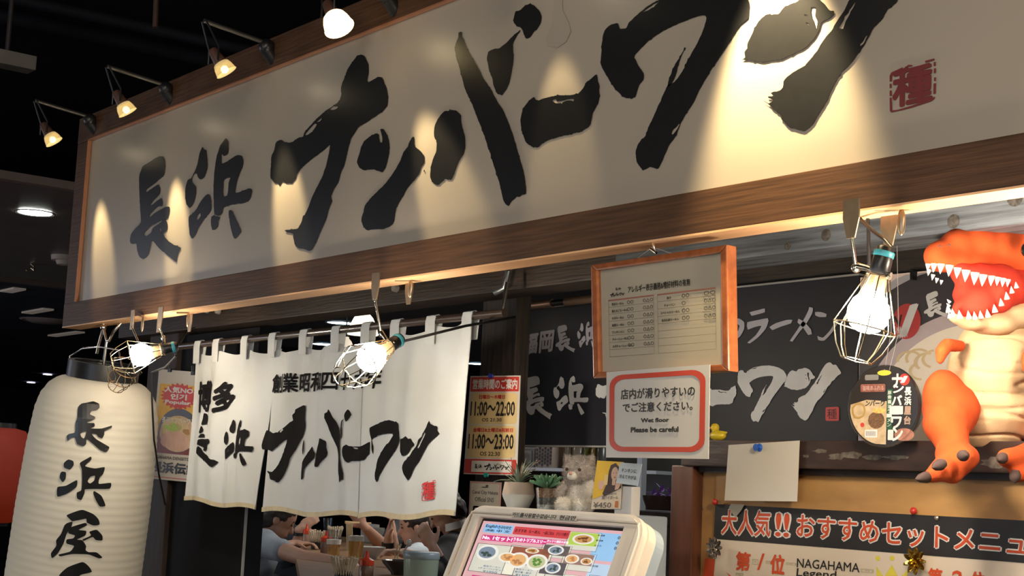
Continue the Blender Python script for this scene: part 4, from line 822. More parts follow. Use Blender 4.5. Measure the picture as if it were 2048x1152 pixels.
pc = at(1826, 549, BY-.01); obj('clip', MB().box(pc.x-.004, pc.x+.004, pc.y-.006, pc.y+.03, pc.z-.012, pc.z+.012), BLKM, t, bevel=.001)

# ================================================================== NOTICE BOARD WITH LEDGE
RAILM = mat('ledge_wood', (.050, .026, .020), (.024, .014, .011), spec=.35, rough=.45, ns=9, det=7, scale=(1, 4, 5), bump=.5)
nb = thing('notice_board', 'plywood notice board in worn dark wood frame under the dinosaur', 'board', (3.6, .42, 0))
obj('top_ledge', MB().box(2.705, 5.2, .385, .52, 1.668, 1.727), RAILM, nb, bevel=.003)
obj('under_rail', MB().box(2.72, 5.2, .41, .50, 1.655, 1.668), mat('under_rail_wood', (.035, .02, .015), rough=.6), nb)  # rail in one plain dark brown
obj('left_stile', MB().box(2.668, 2.738, .392, .50, 0, 1.669), mat('stile_wood', (.16, .058, .028), (.10, .035, .018), rough=.4, ns=9, scale=(5, 5, .6), bump=.3), nb, bevel=.003)
PLY = mat('plywood', (.46, .25, .085), (.36, .185, .06), rough=.55, ns=7, det=8, scale=(1, 1, 3), bump=.15)
obj('plywood_panel', MB().box(2.738, 5.2, .425, .44, 0, 1.656), PLY, nb)
random.seed(3)
wr = mat('worn_patch', (.17, .145, .115), (.07, .055, .04), rough=.6, ns=80)
for px, py, w_, h_ in [(1640, 902, 26, 8), (1672, 914, 24, 13), (1700, 911, 34, 14), (1748, 914, 30, 10), (1790, 915, 34, 8), (1990, 925, 40, 18), (1612, 912, 12, 6)]:
    c = at(px, py, .3845); pts = []
    for k in range(14):
        a = 2*math.pi*k/14; rr_ = 1+random.uniform(-.35, .25); pts.append(c+V((w_*.00085*rr_*math.cos(a), -.0006, h_*.00052*rr_*math.sin(a))))
    obj('worn_patch', MB().add(pts, [tuple(range(14))]), wr, nb)
for k in range(3):
    a_ = at(1396+k*3, 985+k*9, .424); obj('scratch', MB().tube([a_, at(1402+k*2, 1008+k*6, .424)], .0008, 5), BLKPL, nb)
# blank sheet with blue pin
q = Quad(YP(.378), [(1457, 890), (1599, 881), (1594, 1003), (1449, 1001)])
t = thing('blank_paper', 'blank white sheet pinned with blue pin to notice board top', 'paper', q.P(.5, 1)); plate('sheet', q, mat('blank_sheet', (.60, .55, .47), (.56, .51, .43), rough=.8, ns=3, bump=.3), t)
p = q.P(.46, .08); obj('push_pin', MB().lathe([(.006, 0), (.009, .002), (.005, .005), (.005, .010), (.008, .014)], p, (0, -1, 0), 12), mat('pin_blue', (.02, .12, .55), rough=.3), t)
# set menu poster
pl = YP(.418); q = Quad(pl, [(1431, 1008), (2048, 1036), (2048, 1400), (1393, 1400)])
Xl, Zt2 = pl.uv(1431, 1008); Xr = 4.35; q.c = [(Xl, Zt2), (Xr, Zt2-.004), (Xr, 1.15), (Xl-.012, 1.15)]
t = thing('set_menu_poster', 'recommended set menu poster with black heading on plywood board', 'poster', q.P(.5, 1))
plate('sheet', q, mat('menu_sheet', (.66, .56, .45), (.62, .52, .41), rough=.5, ns=3), t)
zb_ = pl.uv(1433, 1078)[1]; tb = (Zt2-zb_)/(Zt2-1.15)
prt('black_band', q, [[rr(0, 0, 1, tb, .0005)]], mat('poster_black', (.022, .02, .02), rough=.4), t)
MQ = lambda c: Quad(pl, c)
MR = mat('menu_red', (.60, .075, .02), rough=.4)
def outlined(body, c, b=.03, sh=.0):
    # white type, then the same type in red with thinner strokes
    text(MQ(c), body, WHT, t, b*2.6, sh, off=.0014); text(MQ(c), body, MR, t, b*.55, sh, off=.0024)
def zz(l): return [(1340+a/2.893, 860+b/2.893) for a, b in l]
outlined('大人気', zz([(305, 462), (588, 470), (582, 618), (302, 602)])); outlined('!', zz([(620, 480), (648, 482), (642, 616), (614, 613)])); outlined('!', zz([(668, 483), (696, 485), (690, 620), (662, 617)]))
outlined('おすすめセットメニュー', zz([(742, 490), (2230, 612), (2230, 742), (736, 618)]))
text(MQ(zz([(388, 705), (468, 712), (460, 815), (384, 808)])), '第', MR, t, .04); text(MQ(zz([(515, 716), (548, 716), (540, 810), (508, 808)])), '1', MR, t, .02, .3); text(MQ(zz([(588, 720), (668, 728), (660, 838), (582, 828)])), '位', MR, t, .04)
text(MQ(zz([(738, 742), (1100, 772), (1098, 824), (736, 794)])), 'NAGAHAMA', BLK, t, .015); text(MQ(zz([(738, 800), (965, 818), (962, 872), (732, 858)])), 'Legend', BLK, t, .015)
text(MQ(zz([(1500, 800), (1576, 806), (1572, 910), (1494, 900)])), '第', MR, t, .04); text(MQ(zz([(1620, 812), (1690, 816), (1686, 918), (1616, 912)])), '2', MR, t, .02, .2); text(MQ(zz([(1745, 818), (1826, 826), (1820, 930), (1740, 922)])), '位', MR, t, .04)
cq = MQ(zz([(1190, 735), (1385, 748), (1378, 960), (1182, 945)])); ym = mat('crown_yellow', (.70, .60, .06), rough=.5)
prt('crown_print', cq, [[[(.04, .25), (.28, .55), (.5, .18), (.72, .55), (.98, .28), (.92, .95), (.08, .95)]], [circ(.07, .03, .07, .07, 14)], [circ(.5, .0, .07, .07, 14)]], ym, t)
fr = mat('fret_tan', (.48, .44, .28), rough=.6)
for (a, b) in [((478, 745), (512, 780)), ((555, 755), (580, 775)), ((672, 765), (732, 785)), ((1105, 800), (1180, 828)), ((380, 825), (425, 845)), ((1390, 800), (1410, 830))]:
    fq_ = MQ(zz([a, b])); prt('fret_print', fq_, [[rr(0, 0, 1, 1, .02), rr(.14, .2, .86, .86, .02)], [rr(.3, .38, .7, .62, .02)]], fr, t)
prt('red_strip', MQ(zz([(204, 742), (262, 748), (250, 900), (190, 900)])), [[rr(0, 0, 1, 1, .02)]], MR, t, .0012)
prt('red_ribbon_print', MQ(zz([(325, 822), (350, 840), (400, 880), (330, 880)])), [[[(0, 0), (1, .5), (1, 1), (.6, 1)]]], RED, t)
prt('torn_patch', MQ(zz([(352, 425), (442, 432), (400, 525), (340, 475)])), [[[(.1, .05), (.95, 0), (.9, .4), (.7, .95), (.3, .8), (0, .45)]]], mat('tape_grey', (.40, .37, .31), rough=.5), t, .0034)
for px, py in ((1433, 1004), (1830, 1022)):
    p = at(px, py, .414); obj('push_pin', MB().lathe([(.004, 0), (.007, .002), (.0075, .006), (.005, .010), (0, .011)], p, (0, -1, 0), 12), mat('pin_red', (.6, .04, .03), rough=.25), t)
p = at(1873, 1036, .414); obj('thumbtack', MB().lathe([(.005, 0), (.004, .002), (0, .003)], p, (0, -1, 0), 10), mat('tack_silver', (.6, .55, .45), rough=.3, metal=.8), t)
# gift bows
def bow(px, py, m, lab, rad):
    c = at(px, py, .395); t = thing('gift_bow', lab, 'bow', c, 'shiny gift bows on the notice board')
    random.seed(int(px))
    for layer, (n_, tilt, L_) in enumerate([(9, .15, rad), (8, .6, rad*.85), (5, 1.05, rad*.65)]):
        for k in range(n_):
            a = 2*math.pi*(k+.5*layer)/n_+random.uniform(-.1, .1); o_ = V((math.cos(a), 0, math.sin(a))); d = (o_*math.cos(tilt)+V((0, -math.sin(tilt), 0))).normalized(); sd = d.cross(V((0, 1, 0))).normalized()*rad*.17; up = sd.cross(d).normalized()
            mb = MB(); P = []
            for j in range(9):
                s_ = j/8; ang = math.pi*2*s_; along = (1-math.cos(ang))/2*L_; hh = math.sin(ang)*L_*.16*(1 if s_ < .5 else 1)
                P += [c+d*along+up*hh+sd*(1-.9*math.sin(math.pi*s_)**6), c+d*along+up*hh-sd*(1-.9*math.sin(math.pi*s_)**6)]
            mb.add(P, [(2*j, 2*j+1, 2*j+3, 2*j+2) for j in range(8)]); obj('loop', mb, m, t)
bow(1430, 1096, mat('silver_foil', (.78, .74, .68), rough=.16, metal=1), 'shiny silver gift bow on left edge of menu poster', .026)
bow(1831, 1122, mat('gold_foil', (.80, .58, .13), rough=.16, metal=1), 'shiny gold gift bow beside the yellow crown on menu poster', .028)

# hanging instant noodle bowl pack
c = at(1768, 812, .335); t = thing('noodle_bowl_pack', 'round shrink wrapped instant noodle bowl hanging left of the dinosaur', 'package', c-V((0, 0, .075)))
nd = (V((.12, -1, .02))).normalized(); R_ = .079
obj('bowl_shell', MB().lathe([(R_, .0), (R_*1.02, -.003), (R_*.98, -.008), (R_*.72, -.055), (0, -.058)], c, nd, 48), mat('pack_dark', (.05, .045, .04), rough=.25, coat=.5), t)
obj('shrink_wrap', MB().lathe([(R_*.99, .0055), (R_*1.035, .002), (R_*1.03, -.004), (R_*.9, -.03)], c, nd, 48, cap=False), pane('wrap_film', (.95, .95, .95), .25, .12), t)
lq = Quad.__new__(Quad); lu = V((0, 0, 1)).cross(-nd).normalized()*-1
lu = nd.cross(V((0, 0, 1))).normalized()*-1
lp = Pl(c, lu, V((0, 0, 1))-nd*nd.z); lq.pl = lp; lq.off = .001; sR = R_*.985; lq.c = [(-sR, sR), (sR, sR), (sR, -sR), (-sR, -sR)]
def P5(nm, polys, m, off): return obj(nm, fill(polys, lambda a, b: lq.P(a, b, off)), m, t, smooth=False)
P5('lid', [[circ(.5, .5, .5, .5, 60)]], mat('lid_black', (.03, .026, .024), rough=.22, coat=.6), 0)
soup = [(x, y) for x, y in circ(.5, .5, .49, .49, 60) if x < .545 and y > .48]
P5('soup_print', [[[(.545, .44)]+[(.545, .985)]+[p for p in soup[2:-1]]+[(.02, .48), (.25, .42)]]], mat('lid_soup', (.62, .47, .30), (.50, .36, .20), ns=90, coat=.6, rough=.25), .0006)
P5('minced_pork_print', [[circ(.40, .68, .12, .11, 14)]], mat('lid_mince', (.10, .05, .025), (.2, .10, .04), ns=300), .0010)
P5('ginger_print', [[circ(.44, .56, .10, .035, 12)]], mat('lid_orange', (.75, .30, .06), (.6, .5, .15), ns=200), .0012)
P5('green_strip', [[rr(.55, .29, .625, .80, .01)]], mat('lid_green', (.015, .09, .03), rough=.3), .0008)
P5('yellow_label', [[circ(.50, .08, .10, .035, 16)]], ym, .0008); P5('silver_label', [[rr(.22, .10, .42, .17, .02)]], mat('lid_silver', (.45, .42, .38), rough=.25, metal=.5), .0008)
P5('brown_label', [[rr(.16, .22, .52, .32, .02)]], mat('lid_maroon', (.22, .06, .04), (.30, .12, .08), ns=120), .0008)
P5('gold_label', [[circ(.14, .56, .11, .11, 9), circ(.14, .56, .08, .08, 9)]], mat('lid_gold', (.6, .38, .12), rough=.3, metal=.4), .0009)
P5('red_roundel', [[circ(.79, .17, .075, .075, 20)]], RED, .0009); P5('red_roundel', [[circ(.20, .74, .03, .03, 12)]], RED, .0009)
P5('barcode_label', [[rr(.24, .80, .42, .90, .01)]], WHT, .0010); P5('white_label', [[rr(.57, .80, .65, .93, .01)]], WHT, .0010)
P5('barcode', [[[(.26+.018*k, .82), (.266+.018*k, .82), (.266+.018*k, .88), (.26+.018*k, .88)]] for k in range(8)], BLK, .0014)
P5('meat_print', [[circ(.80, .86, .14, .08, 18)]], mat('lid_meat', (.45, .20, .14), (.3, .12, .08), ns=60), .0008)
def LQ(a, b, c_, d): return lq.sub(a, b, c_, d)
for i, ch in enumerate('ナンバーワン'):
    y0 = .10+i*.135; hh = [.17, .10, .12, .10, .14, .16][i]
    text(LQ(.62+(i % 2)*.02, y0, .76+(i % 2)*.02 - (.05 if ch == 'ー' else 0), y0+hh), ch if ch != 'ー' else '|', WHT, t, .05, off=.0014)
for i, ch in enumerate('長浜屋台'): text(LQ(.80, .27+i*.12, .89, .37+i*.12), ch, WHT if i < 2 else mat('lid_tan', (.45, .30, .22)), t, .05, off=.0014)
for i, ch in enumerate('豚骨醤油ラーメン'): text(LQ(.562, .31+i*.058, .612, .355+i*.058), ch if ch != 'ー' else '|', WHT, t, .02, off=.0014)
text(LQ(.24, .43, .52, .50), 'ンバーワ', BLK, t, .05, .2, off=.0014); text(LQ(.745, .13, .83, .21), '1', WHT, t, .05, .2, off=.0014); text(LQ(.20, .24, .50, .30), '旨味あふれる', mat('lid_pinkish', (.6, .35, .3)), t, .03, off=.0014)
obj('hanging_thread', MB().tube([c+V((0, .0, .07)), c+V((-.008, .03, .15)), V((c.x-.012, .36, 2.115))], .0008, 5), mat('thread', (.3, .28, .27)), t)
obj('hanging_thread', MB().tube([c+V((.012, .0, .07)), c+V((.010, .03, .15)), V((c.x+.008, .36, 2.115))], .0008, 5), mat('thread', (.3, .28, .27)), t)

# rubber duck
c = at(1437, 881, .42); c.z = 1.727; t = thing('rubber_duck', 'small yellow rubber duck on ledge beside the wet floor notice', 'toy duck', c)
YD = mat('duck_yellow', (.82, .60, .03), (.78, .55, .03), rough=.35)
mb = MB().ell(c+V((-.002, 0, .012)), (.023, .014, .012), 20, 12).ell(c+V((-.012, 0, .030)), (.0105, .010, .010), 16, 10).cap_(c+V((-.010, 0, .02)), .008, c+V((-.012, 0, .028)), .007).cap_(c+V((.012, 0, .015)), .008, c+V((.024, 0, .019)), .0025)
blob('body', mb, YD, t, voxel=.0014, smooth=4); obj('beak', MB().ell(c+V((-.024, 0, .029)), (.006, .004, .0025), 10, 6), mat('beak_orange', (.8, .25, .02), rough=.4), t)
for s_ in (-1, 1): obj('eye', MB().ell(c+V((-.018, s_*.0075, .033)), .0014, 8, 6), BLKPL, t)

# ================================================================== PLUSH DINOSAUR
DO = at(1960, 892, .43); DO.z = 1.727
D_ = 2.83
ORG = mat('plush_orange', (.74, .105, .018), (.66, .085, .014), rough=.9, ns=30, bump=.3, bs=900)
BEL = mat('plush_belly', (.74, .52, .30), (.68, .46, .26), rough=.9, ns=20, bump=.3, bs=900)
REDM = mat('plush_mouth_red', (.72, .045, .02), rough=.85, ns=30, bump=.2, bs=900)
CLAW = mat('plush_claw', (.085, .05, .045), rough=.8); TOOTH = mat('felt_tooth', (.80, .74, .66), rough=.8)
t = thing('plush_dinosaur', 'large orange plush dinosaur with open toothy mouth sitting on ledge', 'plush toy', DO)
def dp(px, py, dd=0): return atd(px, py, D_+dd)
pxm = D_/F            # metres per pixel at the plush
# trunk and belly
mb = MB()
for px, py, r, dd in [(1985, 800, 100, .04), (1988, 745, 94, .03), (1990, 715, 84, .03), (1994, 700, 76, .03), (1975, 838, 84, .05), (2060, 800, 90, .09), (2075, 720, 85, .09), (2040, 690, 70, .06)]:
    mb.ell(dp(px, py, dd), r*pxm, 20, 14)
blob('belly', mb, BEL, t, voxel=.004, smooth=12, disp=.006, dscale=16, fold=.006)
mb = MB()
for px, py, r, dd in [(2105, 790, 95, .10), (2110, 700, 92, .10), (2112, 620, 86, .08), (2112, 560, 82, .05), (2130, 840, 80, .12)]: mb.ell(dp(px, py, dd), r*pxm, 20, 14)
mb.cap_(dp(2140, 840, .12), .07, dp(2300, 870, .22), .03)
blob('back', mb, ORG, t, voxel=.007, smooth=8, disp=.004, dscale=18)
# upper jaw and skull
mb = MB()
for px, py, rx, ry, dd in [(1885, 512, 36, 36, -.01), (1915, 500, 44, 42, 0), (1955, 495, 52, 44, .01), (2000, 500, 58, 48, .02), (2045, 512, 64, 56, .03), (2080, 530, 66, 62, .04)]:
    mb.ell(dp(px, py, dd), (rx*pxm, rx*pxm*1.0, ry*pxm), 20, 14)
blob('upper_jaw', mb, ORG, t, voxel=.005, smooth=9, disp=.005, dscale=20)
# mouth lining
mb = MB()
for px, py, r, dd in [(1922, 545, 24, -.02), (1960, 558, 34, -.02), (2000, 568, 42, -.02), (2045, 578, 44, -.0), (1930, 590, 26, -.03), (1925, 618, 22, -.055), (1960, 606, 34, -.055), (1995, 592, 36, -.045), (2020, 580, 34, -.03)]: mb.ell(dp(px, py, dd), r*pxm, 18, 12)
blob('mouth_lining', mb, REDM, t, voxel=.006, smooth=8)
# lower jaw
mb = MB()
for px, py, rx, ry, dd in [(1918, 636, 22, 14, -.05), (1945, 644, 34, 18, -.045), (1985, 648, 50, 24, -.02), (2025, 632, 50, 30, .0), (2060, 605, 46, 34, .01)]: mb.ell(dp(px, py, dd), (rx*pxm, rx*pxm, ry*pxm), 18, 12)
blob('lower_jaw', mb, BEL, t, voxel=.006, smooth=7, disp=.003, dscale=20)
def tooth(px, py, L_, dx, up, dd):
    c_ = dp(px, py, dd); d = (UP*(1 if up else -1)+RT*dx).normalized(); obj('tooth', MB().lathe([(L_*.42*pxm, -L_*.2*pxm), (L_*.40*pxm, 0), (L_*.2*pxm, L_*.55*pxm), (0, L_*pxm)], c_, d, 8), TOOTH, t)
for k, (px, py, L_) in enumerate([(1856, 530, 9), (1868, 530, 12), (1882, 531, 14), (1899, 534, 16), (1915, 539, 15), (1932, 544, 17), (1950, 549, 18), (1966, 553, 17), (1983, 555, 14), (1995, 557, 12), (2006, 559, 12), (2016, 561, 10)]): tooth(px, py, L_+3, -.1, False, -.098-.0*k)
for k, (px, py, L_) in enumerate([(1858, 541, 11), (1866, 551, 10), (1874, 558, 9), (1883, 562, 8)]): tooth(px, py, L_, -.2, False, -.05)
for k, (px, py, L_) in enumerate([(1897, 622, 12), (1899, 634, 9), (1906, 630, 12), (1920, 634, 13), (1938, 635, 13), (1950, 636, 12), (1962, 634, 12), (1976, 632, 13), (1990, 622, 13), (2003, 609, 12), (2014, 596, 12), (2024, 584, 11), (2033, 574, 10)]): tooth(px, py, L_+1, -.15, True, -.104+.0*k)
for px, py in ((1899, 604), (1898, 612)): tooth(px, py, 8, -.9, True, -.05)
for px, py in ((1880, 490), (1898, 488)): obj('nostril', MB().tube([dp(px-4, py+4, -.10), dp(px, py, -.102), dp(px+3, py+3, -.102)], .0012, 6), CLAW, t)
obj('eye', MB().ell(dp(2053, 500, -.125), (.010, .010, .013), 14, 10), mat('eye_black', (.01, .01, .01), rough=.1), t)
# arms
def limb(nm, pts, m, vox=.005, sm=5):
    mb = MB()
    for (a, b) in zip(pts, pts[1:]): mb.cap_(dp(a[0], a[1], a[3]), a[2]*pxm, dp(b[0], b[1], b[3]), b[2]*pxm)
    return blob(nm, mb, m, t, voxel=vox, smooth=sm)
limb('arm', [(1920, 692, 12, -.02), (1894, 690, 14, -.06), (1884, 702, 14, -.075), (1880, 720, 9, -.08)], ORG, .004)
limb('arm', [(2075, 700, 22, -.10), (2062, 715, 18, -.12), (2058, 735, 14, -.13)], ORG, .004)
# legs: thigh, shank, foot with three toes
mb = MB()
for a, b in [((1902, 820, 57, -.02), (1893, 850, 46, -.06)), ((1893, 850, 42, -.06), (1905, 890, 32, -.09)), ((1905, 890, 32, -.09), (1915, 920, 32, -.12)), ((1905, 910, 34, -.11), (1925, 918, 28, -.13)), ((1900, 925, 26, -.12), (1862, 952, 15, -.15)), ((1905, 925, 28, -.12), (1888, 940, 22, -.15)), ((1915, 930, 26, -.12), (1905, 948, 20, -.14)), ((1935, 915, 24, -.12), (1932, 912, 19, -.14))]:
    mb.cap_(dp(*a[:2], a[3]), a[2]*pxm, dp(*b[:2], b[3]), b[2]*pxm)
mb.ell(dp(1888, 790, -.02), (38*pxm, 50*pxm, 52*pxm), 18, 12)
blob('leg', mb, ORG, t, voxel=.005, smooth=6, disp=.002)
mb = MB()
for a, b in [((2110, 850, 42, .0), (2085, 900, 30, -.06)), ((2085, 905, 32, -.06), (2040, 918, 26, -.11)), ((2040, 918, 26, -.11), (2012, 916, 19, -.14)), ((2045, 930, 26, -.10), (2036, 950, 16, -.14)), ((2065, 925, 26, -.1), (2075, 955, 18, -.14))]:
    mb.cap_(dp(*a[:2], a[3]), a[2]*pxm, dp(*b[:2], b[3]), b[2]*pxm)
blob('leg', mb, ORG, t, voxel=.005, smooth=6)
for px, py, L_, dx, dy, dd in [(1850, 955, 30, -1, .1, -.155), (1878, 930, 24, -.85, .25, -.185), (1928, 911, 15, .1, -.05, -.185), (2003, 917, 15, -.3, .1, -.17), (2030, 955, 16, -.2, 1, -.16), (2076, 962, 16, 0, 1, -.16)]:
    c_ = dp(px, py, dd); d = (RT*dx-UP*dy*1.0-FW*.35).normalized(); w_ = 11*pxm
    obj('claw', MB().lathe([(w_*.7, -w_*1.2), (w_, -w_*.5), (w_, 0), (w_*.75, L_*.4*pxm), (0, L_*.75*pxm)], c_, d, 12), CLAW, t)

# ================================================================== ORDERING KIOSK
kT = at(935, 1012, -.10); yy = [at(880, 1152, y_).x for y_ in (-.1, -.3)]; yk = -.1+(kT.x-yy[0])/((yy[1]-yy[0])/(-.2)); zk = at(880, 1152, yk).z
kv = V((0, kT.y-yk, kT.z-zk)).normalized()
KP = Pl(kT, (1, 0, 0), kv)
KBEIGE = mat('kiosk_beige', (.90, .80, .68), (.87, .77, .65), rough=.35, ns=3); KBLUE = mat('kiosk_grey_blue', (.44, .52, .60), (.40, .48, .56), rough=.4, ns=3)
t = thing('ordering_kiosk', 'beige touch screen ordering kiosk with slanted menu screen in front', 'kiosk', V((2.85, 0, 0)))
W0, H0 = KP.uv(922, 1016); Wl = KP.uv(930, 1040)[0]; Wr = KP.uv(1288, 1060)[0]; Ht = KP.uv(1100, 1019)[1]; Hb = Ht-.62
def shell(nm, x0, x1, z0, z1, r, off0, off1, m, hole=None, bev=.004):
    o_ = rr(x0, z0, x1, z1, r, r, 8); n = len(o_); mb = MB()
    if hole is None:
        mb.v = [KP.pos(a, b, off1) for a, b in o_]+[KP.pos(a, b, off0) for a, b in o_]; mb.f = [tuple(range(n)), tuple(range(2*n-1, n-1, -1))]+[(i, (i+1) % n, (i+1) % n+n, i+n) for i in range(n)]
    else:
        tri = tessellate_polygon([[V((a, b, 0)) for a, b in o_], [V((a, b, 0)) for a, b in hole]]); al = o_+hole; k = len(al)
        mb.v = [KP.pos(a, b, off1) for a, b in al]+[KP.pos(a, b, off0) for a, b in al]
        mb.f = [tuple(x) for x in tri]+[tuple(i+k for i in x) for x in tri]+[(i, (i+1) % n, (i+1) % n+k, i+k) for i in range(n)]
        m_ = len(hole); mb.f += [(n+i, n+(i+1) % m_, n+(i+1) % m_+k, n+i+k) for i in range(m_)]
    return obj(nm, mb, m, t, smooth=False)
scq = [(961, 1041), (1243, 1057)]
sx0, sz1 = KP.uv(960, 1040); sx1 = KP.uv(1243, 1056)[0]; sz1 = (KP.uv(960, 1040)[1]+KP.uv(1243, 1056)[1])/2; sz0 = sz1-.50
shell('front_bezel', Wl, Wr, Hb, Ht, .05, -.014, 0, KBEIGE, [(sx0-.006, sz0-.006), (sx1+.006, sz0-.006), (sx1+.006, sz1+.006), (sx0-.006, sz1+.006)])
shell('bezel_lip', Wl+.006, Wr-.006, Hb+.006, Ht-.006, .046, 0, .004, mat('kiosk_beige_light', (.92, .84, .73), rough=.3), [(Wl+.016, Hb+.016), (Wr-.016, Hb+.016), (Wr-.016, Ht-.016), (Wl+.016, Ht-.016)])
shell('rear_shell', Wl+.004, Wr+.006, Hb, Ht-.004, .05, -.034, -.014, KBEIGE)
shell('back_casing', Wl+.01, Wr+.008, Hb, Ht-.006, .05, -.056, -.034, KBLUE)
shell('screen_gasket', sx0-.006, sx1+.006, sz0-.006, sz1+.006, .004, -.014, -.010, BLKPL)
zt_ = 1.552
cabX0, cabX1 = at(937, 1012, .0).x, at(1338, 1040, .05).x
obj('cabinet', MB().box(2.36, at(1336, 1030, .30).x, .06, .30, 0, zt_), KBLUE, t, bevel=.006)
obj('pedestal', MB().box(2.50, 3.05, -.12, .06, 0, 1.05), KBEIGE, t, bevel=.006)
# screen content
SQ = Quad(KP, [(0, 0), (1, 1)], -.010); SQ.c = [(sx0, sz1), (sx1, sz1), (sx1, sz0), (sx0, sz0)]
sh_ = sz1-sz0; sw_ = sx1-sx0
def E_(nm, c, s_=.55): return mat('screen_'+nm, c, c, rough=.3, emit=s_, ec=c)
KT_ = t; t = prt('screen_ground', SQ, [[rr(0, 0, 1, 1, .001)]], E_('pink', (.72, .42, .45)), t, .0003)
def f5(x, y):       # pixel of the close-up to screen fractions
    a, b = KP.uv(860+x/3.657, 980+y/3.657); return ((a-sx0)/sw_, (sz1-b)/sh_)
def sblk(nm, x0, y0, x1, y1, m, off=.0006, r=.006):
    a, b = f5(x0, y0), f5(x1, y1); s0, t0, s1, t1 = a[0], a[1], b[0], b[1]; s0 = max(s0, .002); s1 = min(s1, .998)
    prt(nm, SQ, [[rr(s0, t0, s1, t1, min(r, (s1-s0)/3), min(r, (t1-t0)/3))]], m, t, off); return SQ.sub(s0, t0, s1, t1, off+.0002)
BLU = E_('blue', (.30, .55, .85)); PALE = E_('pale', (.66, .66, .58)); SRED = E_('red', (.62, .07, .08)); MAG = E_('magenta', (.60, .05, .22)); SDK = mat('screen_dark', (.03, .03, .05), rough=.4); SW = E_('white', (.85, .84, .84), .8)
q = sblk('language_button', 385, 232, 462, 302, BLU); text(q.sub(.1, .1, .95, .5), 'English', SDK, t, .02, off=.0003); text(q.sub(.2, .62, .8, .9), '(英語)', SDK, t, .02, off=.0003)
q = sblk('language_button', 472, 240, 568, 310, BLU); text(q.sub(.1, .1, .9, .5), '한국어/中文', SDK, t, .02, off=.0003); text(q.sub(.1, .6, .9, .9), '中 文', SDK, t, .02, off=.0003)
for k, tx in enumerate(['おすすめ', 'らーめん', '一品/ごはん', 'ドリンク/餃子']):
    q = sblk('menu_tab', 600+k*101, 252+k*8, 686+k*101, 318+k*9, SRED); text(q.sub(.12, .3, .88, .7), tx, mat('screen_maroon', (.16, .01, .02)), t, .02, off=.0003)
q = sblk('heading_bar', 363, 312, 580, 372, MAG); text(q.sub(.04, .15, .96, .85), 'No. 1セット!', SW, t, .04, off=.0003)
q = sblk('heading_bar', 590, 328, 825, 386, MAG); text(q.sub(.02, .15, .98, .85), 'うちのトリプルスリー', SW, t, .03, off=.0003)
q = sblk('heading_bar', 833, 346, 990, 384, MAG); text(q.sub(.03, .15, .97, .85), 'ガッツリ満足の定番', SW, t, .02, off=.0003)
def dish(q, cx, cy, rx, ry, kind):
    prt('plate_print', q, [[circ(cx, cy, rx, ry, 24)]], E_('plate', (.80, .80, .76)), t, .0002)
    c_ = {'ramen': (.20, .26, .34), 'rice': (.72, .42, .18), 'noodle': (.50, .52, .30), 'gyoza': (.58, .32, .12)}[kind]
    prt('food_print', q, [[circ(cx, cy, rx*.78, ry*.76, 24)]], E_(kind, c_), t, .0004)
    random.seed(int(cx*100+cy*10+len(kind))); d_ = {'ramen': (.06, .09, .08), 'rice': (.55, .25, .10), 'noodle': (.12, .30, .05), 'gyoza': (.22, .09, .03)}[kind]
    prt('topping_print', q, [[circ(cx+random.uniform(-.4, .4)*rx, cy+random.uniform(-.4, .4)*ry, rx*.16, ry*.16, 7)] for _ in range(9)], E_(kind+'_top', d_, .4), t, .0006)
def card(x0, y0, x1, y1, items, bg=None, cap=None):
    q = sblk('menu_card', x0, y0, x1, y1, PALE, r=.004)
    prt('card_border', q, [[rr(0, 0, 1, 1, .01), rr(.012, .012, .988, .985, .01)]], SDK, t, .0001)
    if bg: prt('photo_ground', q, [[rr(.06, .04, .94, bg[0], .01)]], E_('bg%d' % int(x0), bg[1]), t, .00015)
    for it in items: dish(q, *it)
    if cap:
        for k, c_ in enumerate(cap): text(q.sub(.5-.032*len(c_), .74+k*.09, .5+.032*len(c_), .74+k*.09+.06), c_, E_('blueprint', (.06, .14, .30), .3), t, .01, off=.0003)
card(330, 374, 578, 615, [(.28, .30, .24, .27, 'ramen'), (.76, .40, .20, .17, 'rice')], None, ['長浜ラーメン', '+チャーハンセット', '¥1050'])
card(575, 388, 806, 640, [(.28, .48, .24, .26, 'rice'), (.72, .48, .24, .26, 'noodle'), (.52, .13, .16, .09, 'gyoza')], (.62, (.30, .10, .06)), ['長浜ラーメン', '焼き飯・餃子', '¥1300'])
card(806, 380, 985, 494, [(.5, .40, .27, .36, 'ramen')], (.80, (.12, .10, .10)), None); card(792, 500, 950, 640, [(.5, .40, .28, .34, 'ramen')], (.80, (.10, .09, .10)), None)
card(1000, 286, 1188, 440, [(.5, .38, .34, .28, 'gyoza')], (.72, (.45, .62, .10)), None); card(962, 438, 1152, 590, [(.3, .36, .22, .26, 'rice'), (.76, .42, .18, .20, 'gyoza')], (.66, (.30, .18, .14)), None)
card(952, 600, 1115, 720, [(.4, .40, .30, .34, 'noodle')], None, None); card(262, 660, 540, 860, [(.3, .35, .2, .25, 'ramen')], None, None); card(560, 680, 760, 860, [(.4, .35, .3, .3, 'rice')], None, None)
q = sblk('heading_bar', 285, 606, 520, 650, MAG)
q = sblk('total_panel', 1205, 296, 1395, 520, BLU)
for k, tx in enumerate(['投入金額', '購入金額', 'おつり']): text(q.sub(.05, .07+k*.19, .32, .13+k*.19), tx, SDK, t, .01, off=.0003); text(q.sub(.86, .08+k*.19, .95, .19+k*.19), '0', SDK, t, .02, off=.0003)
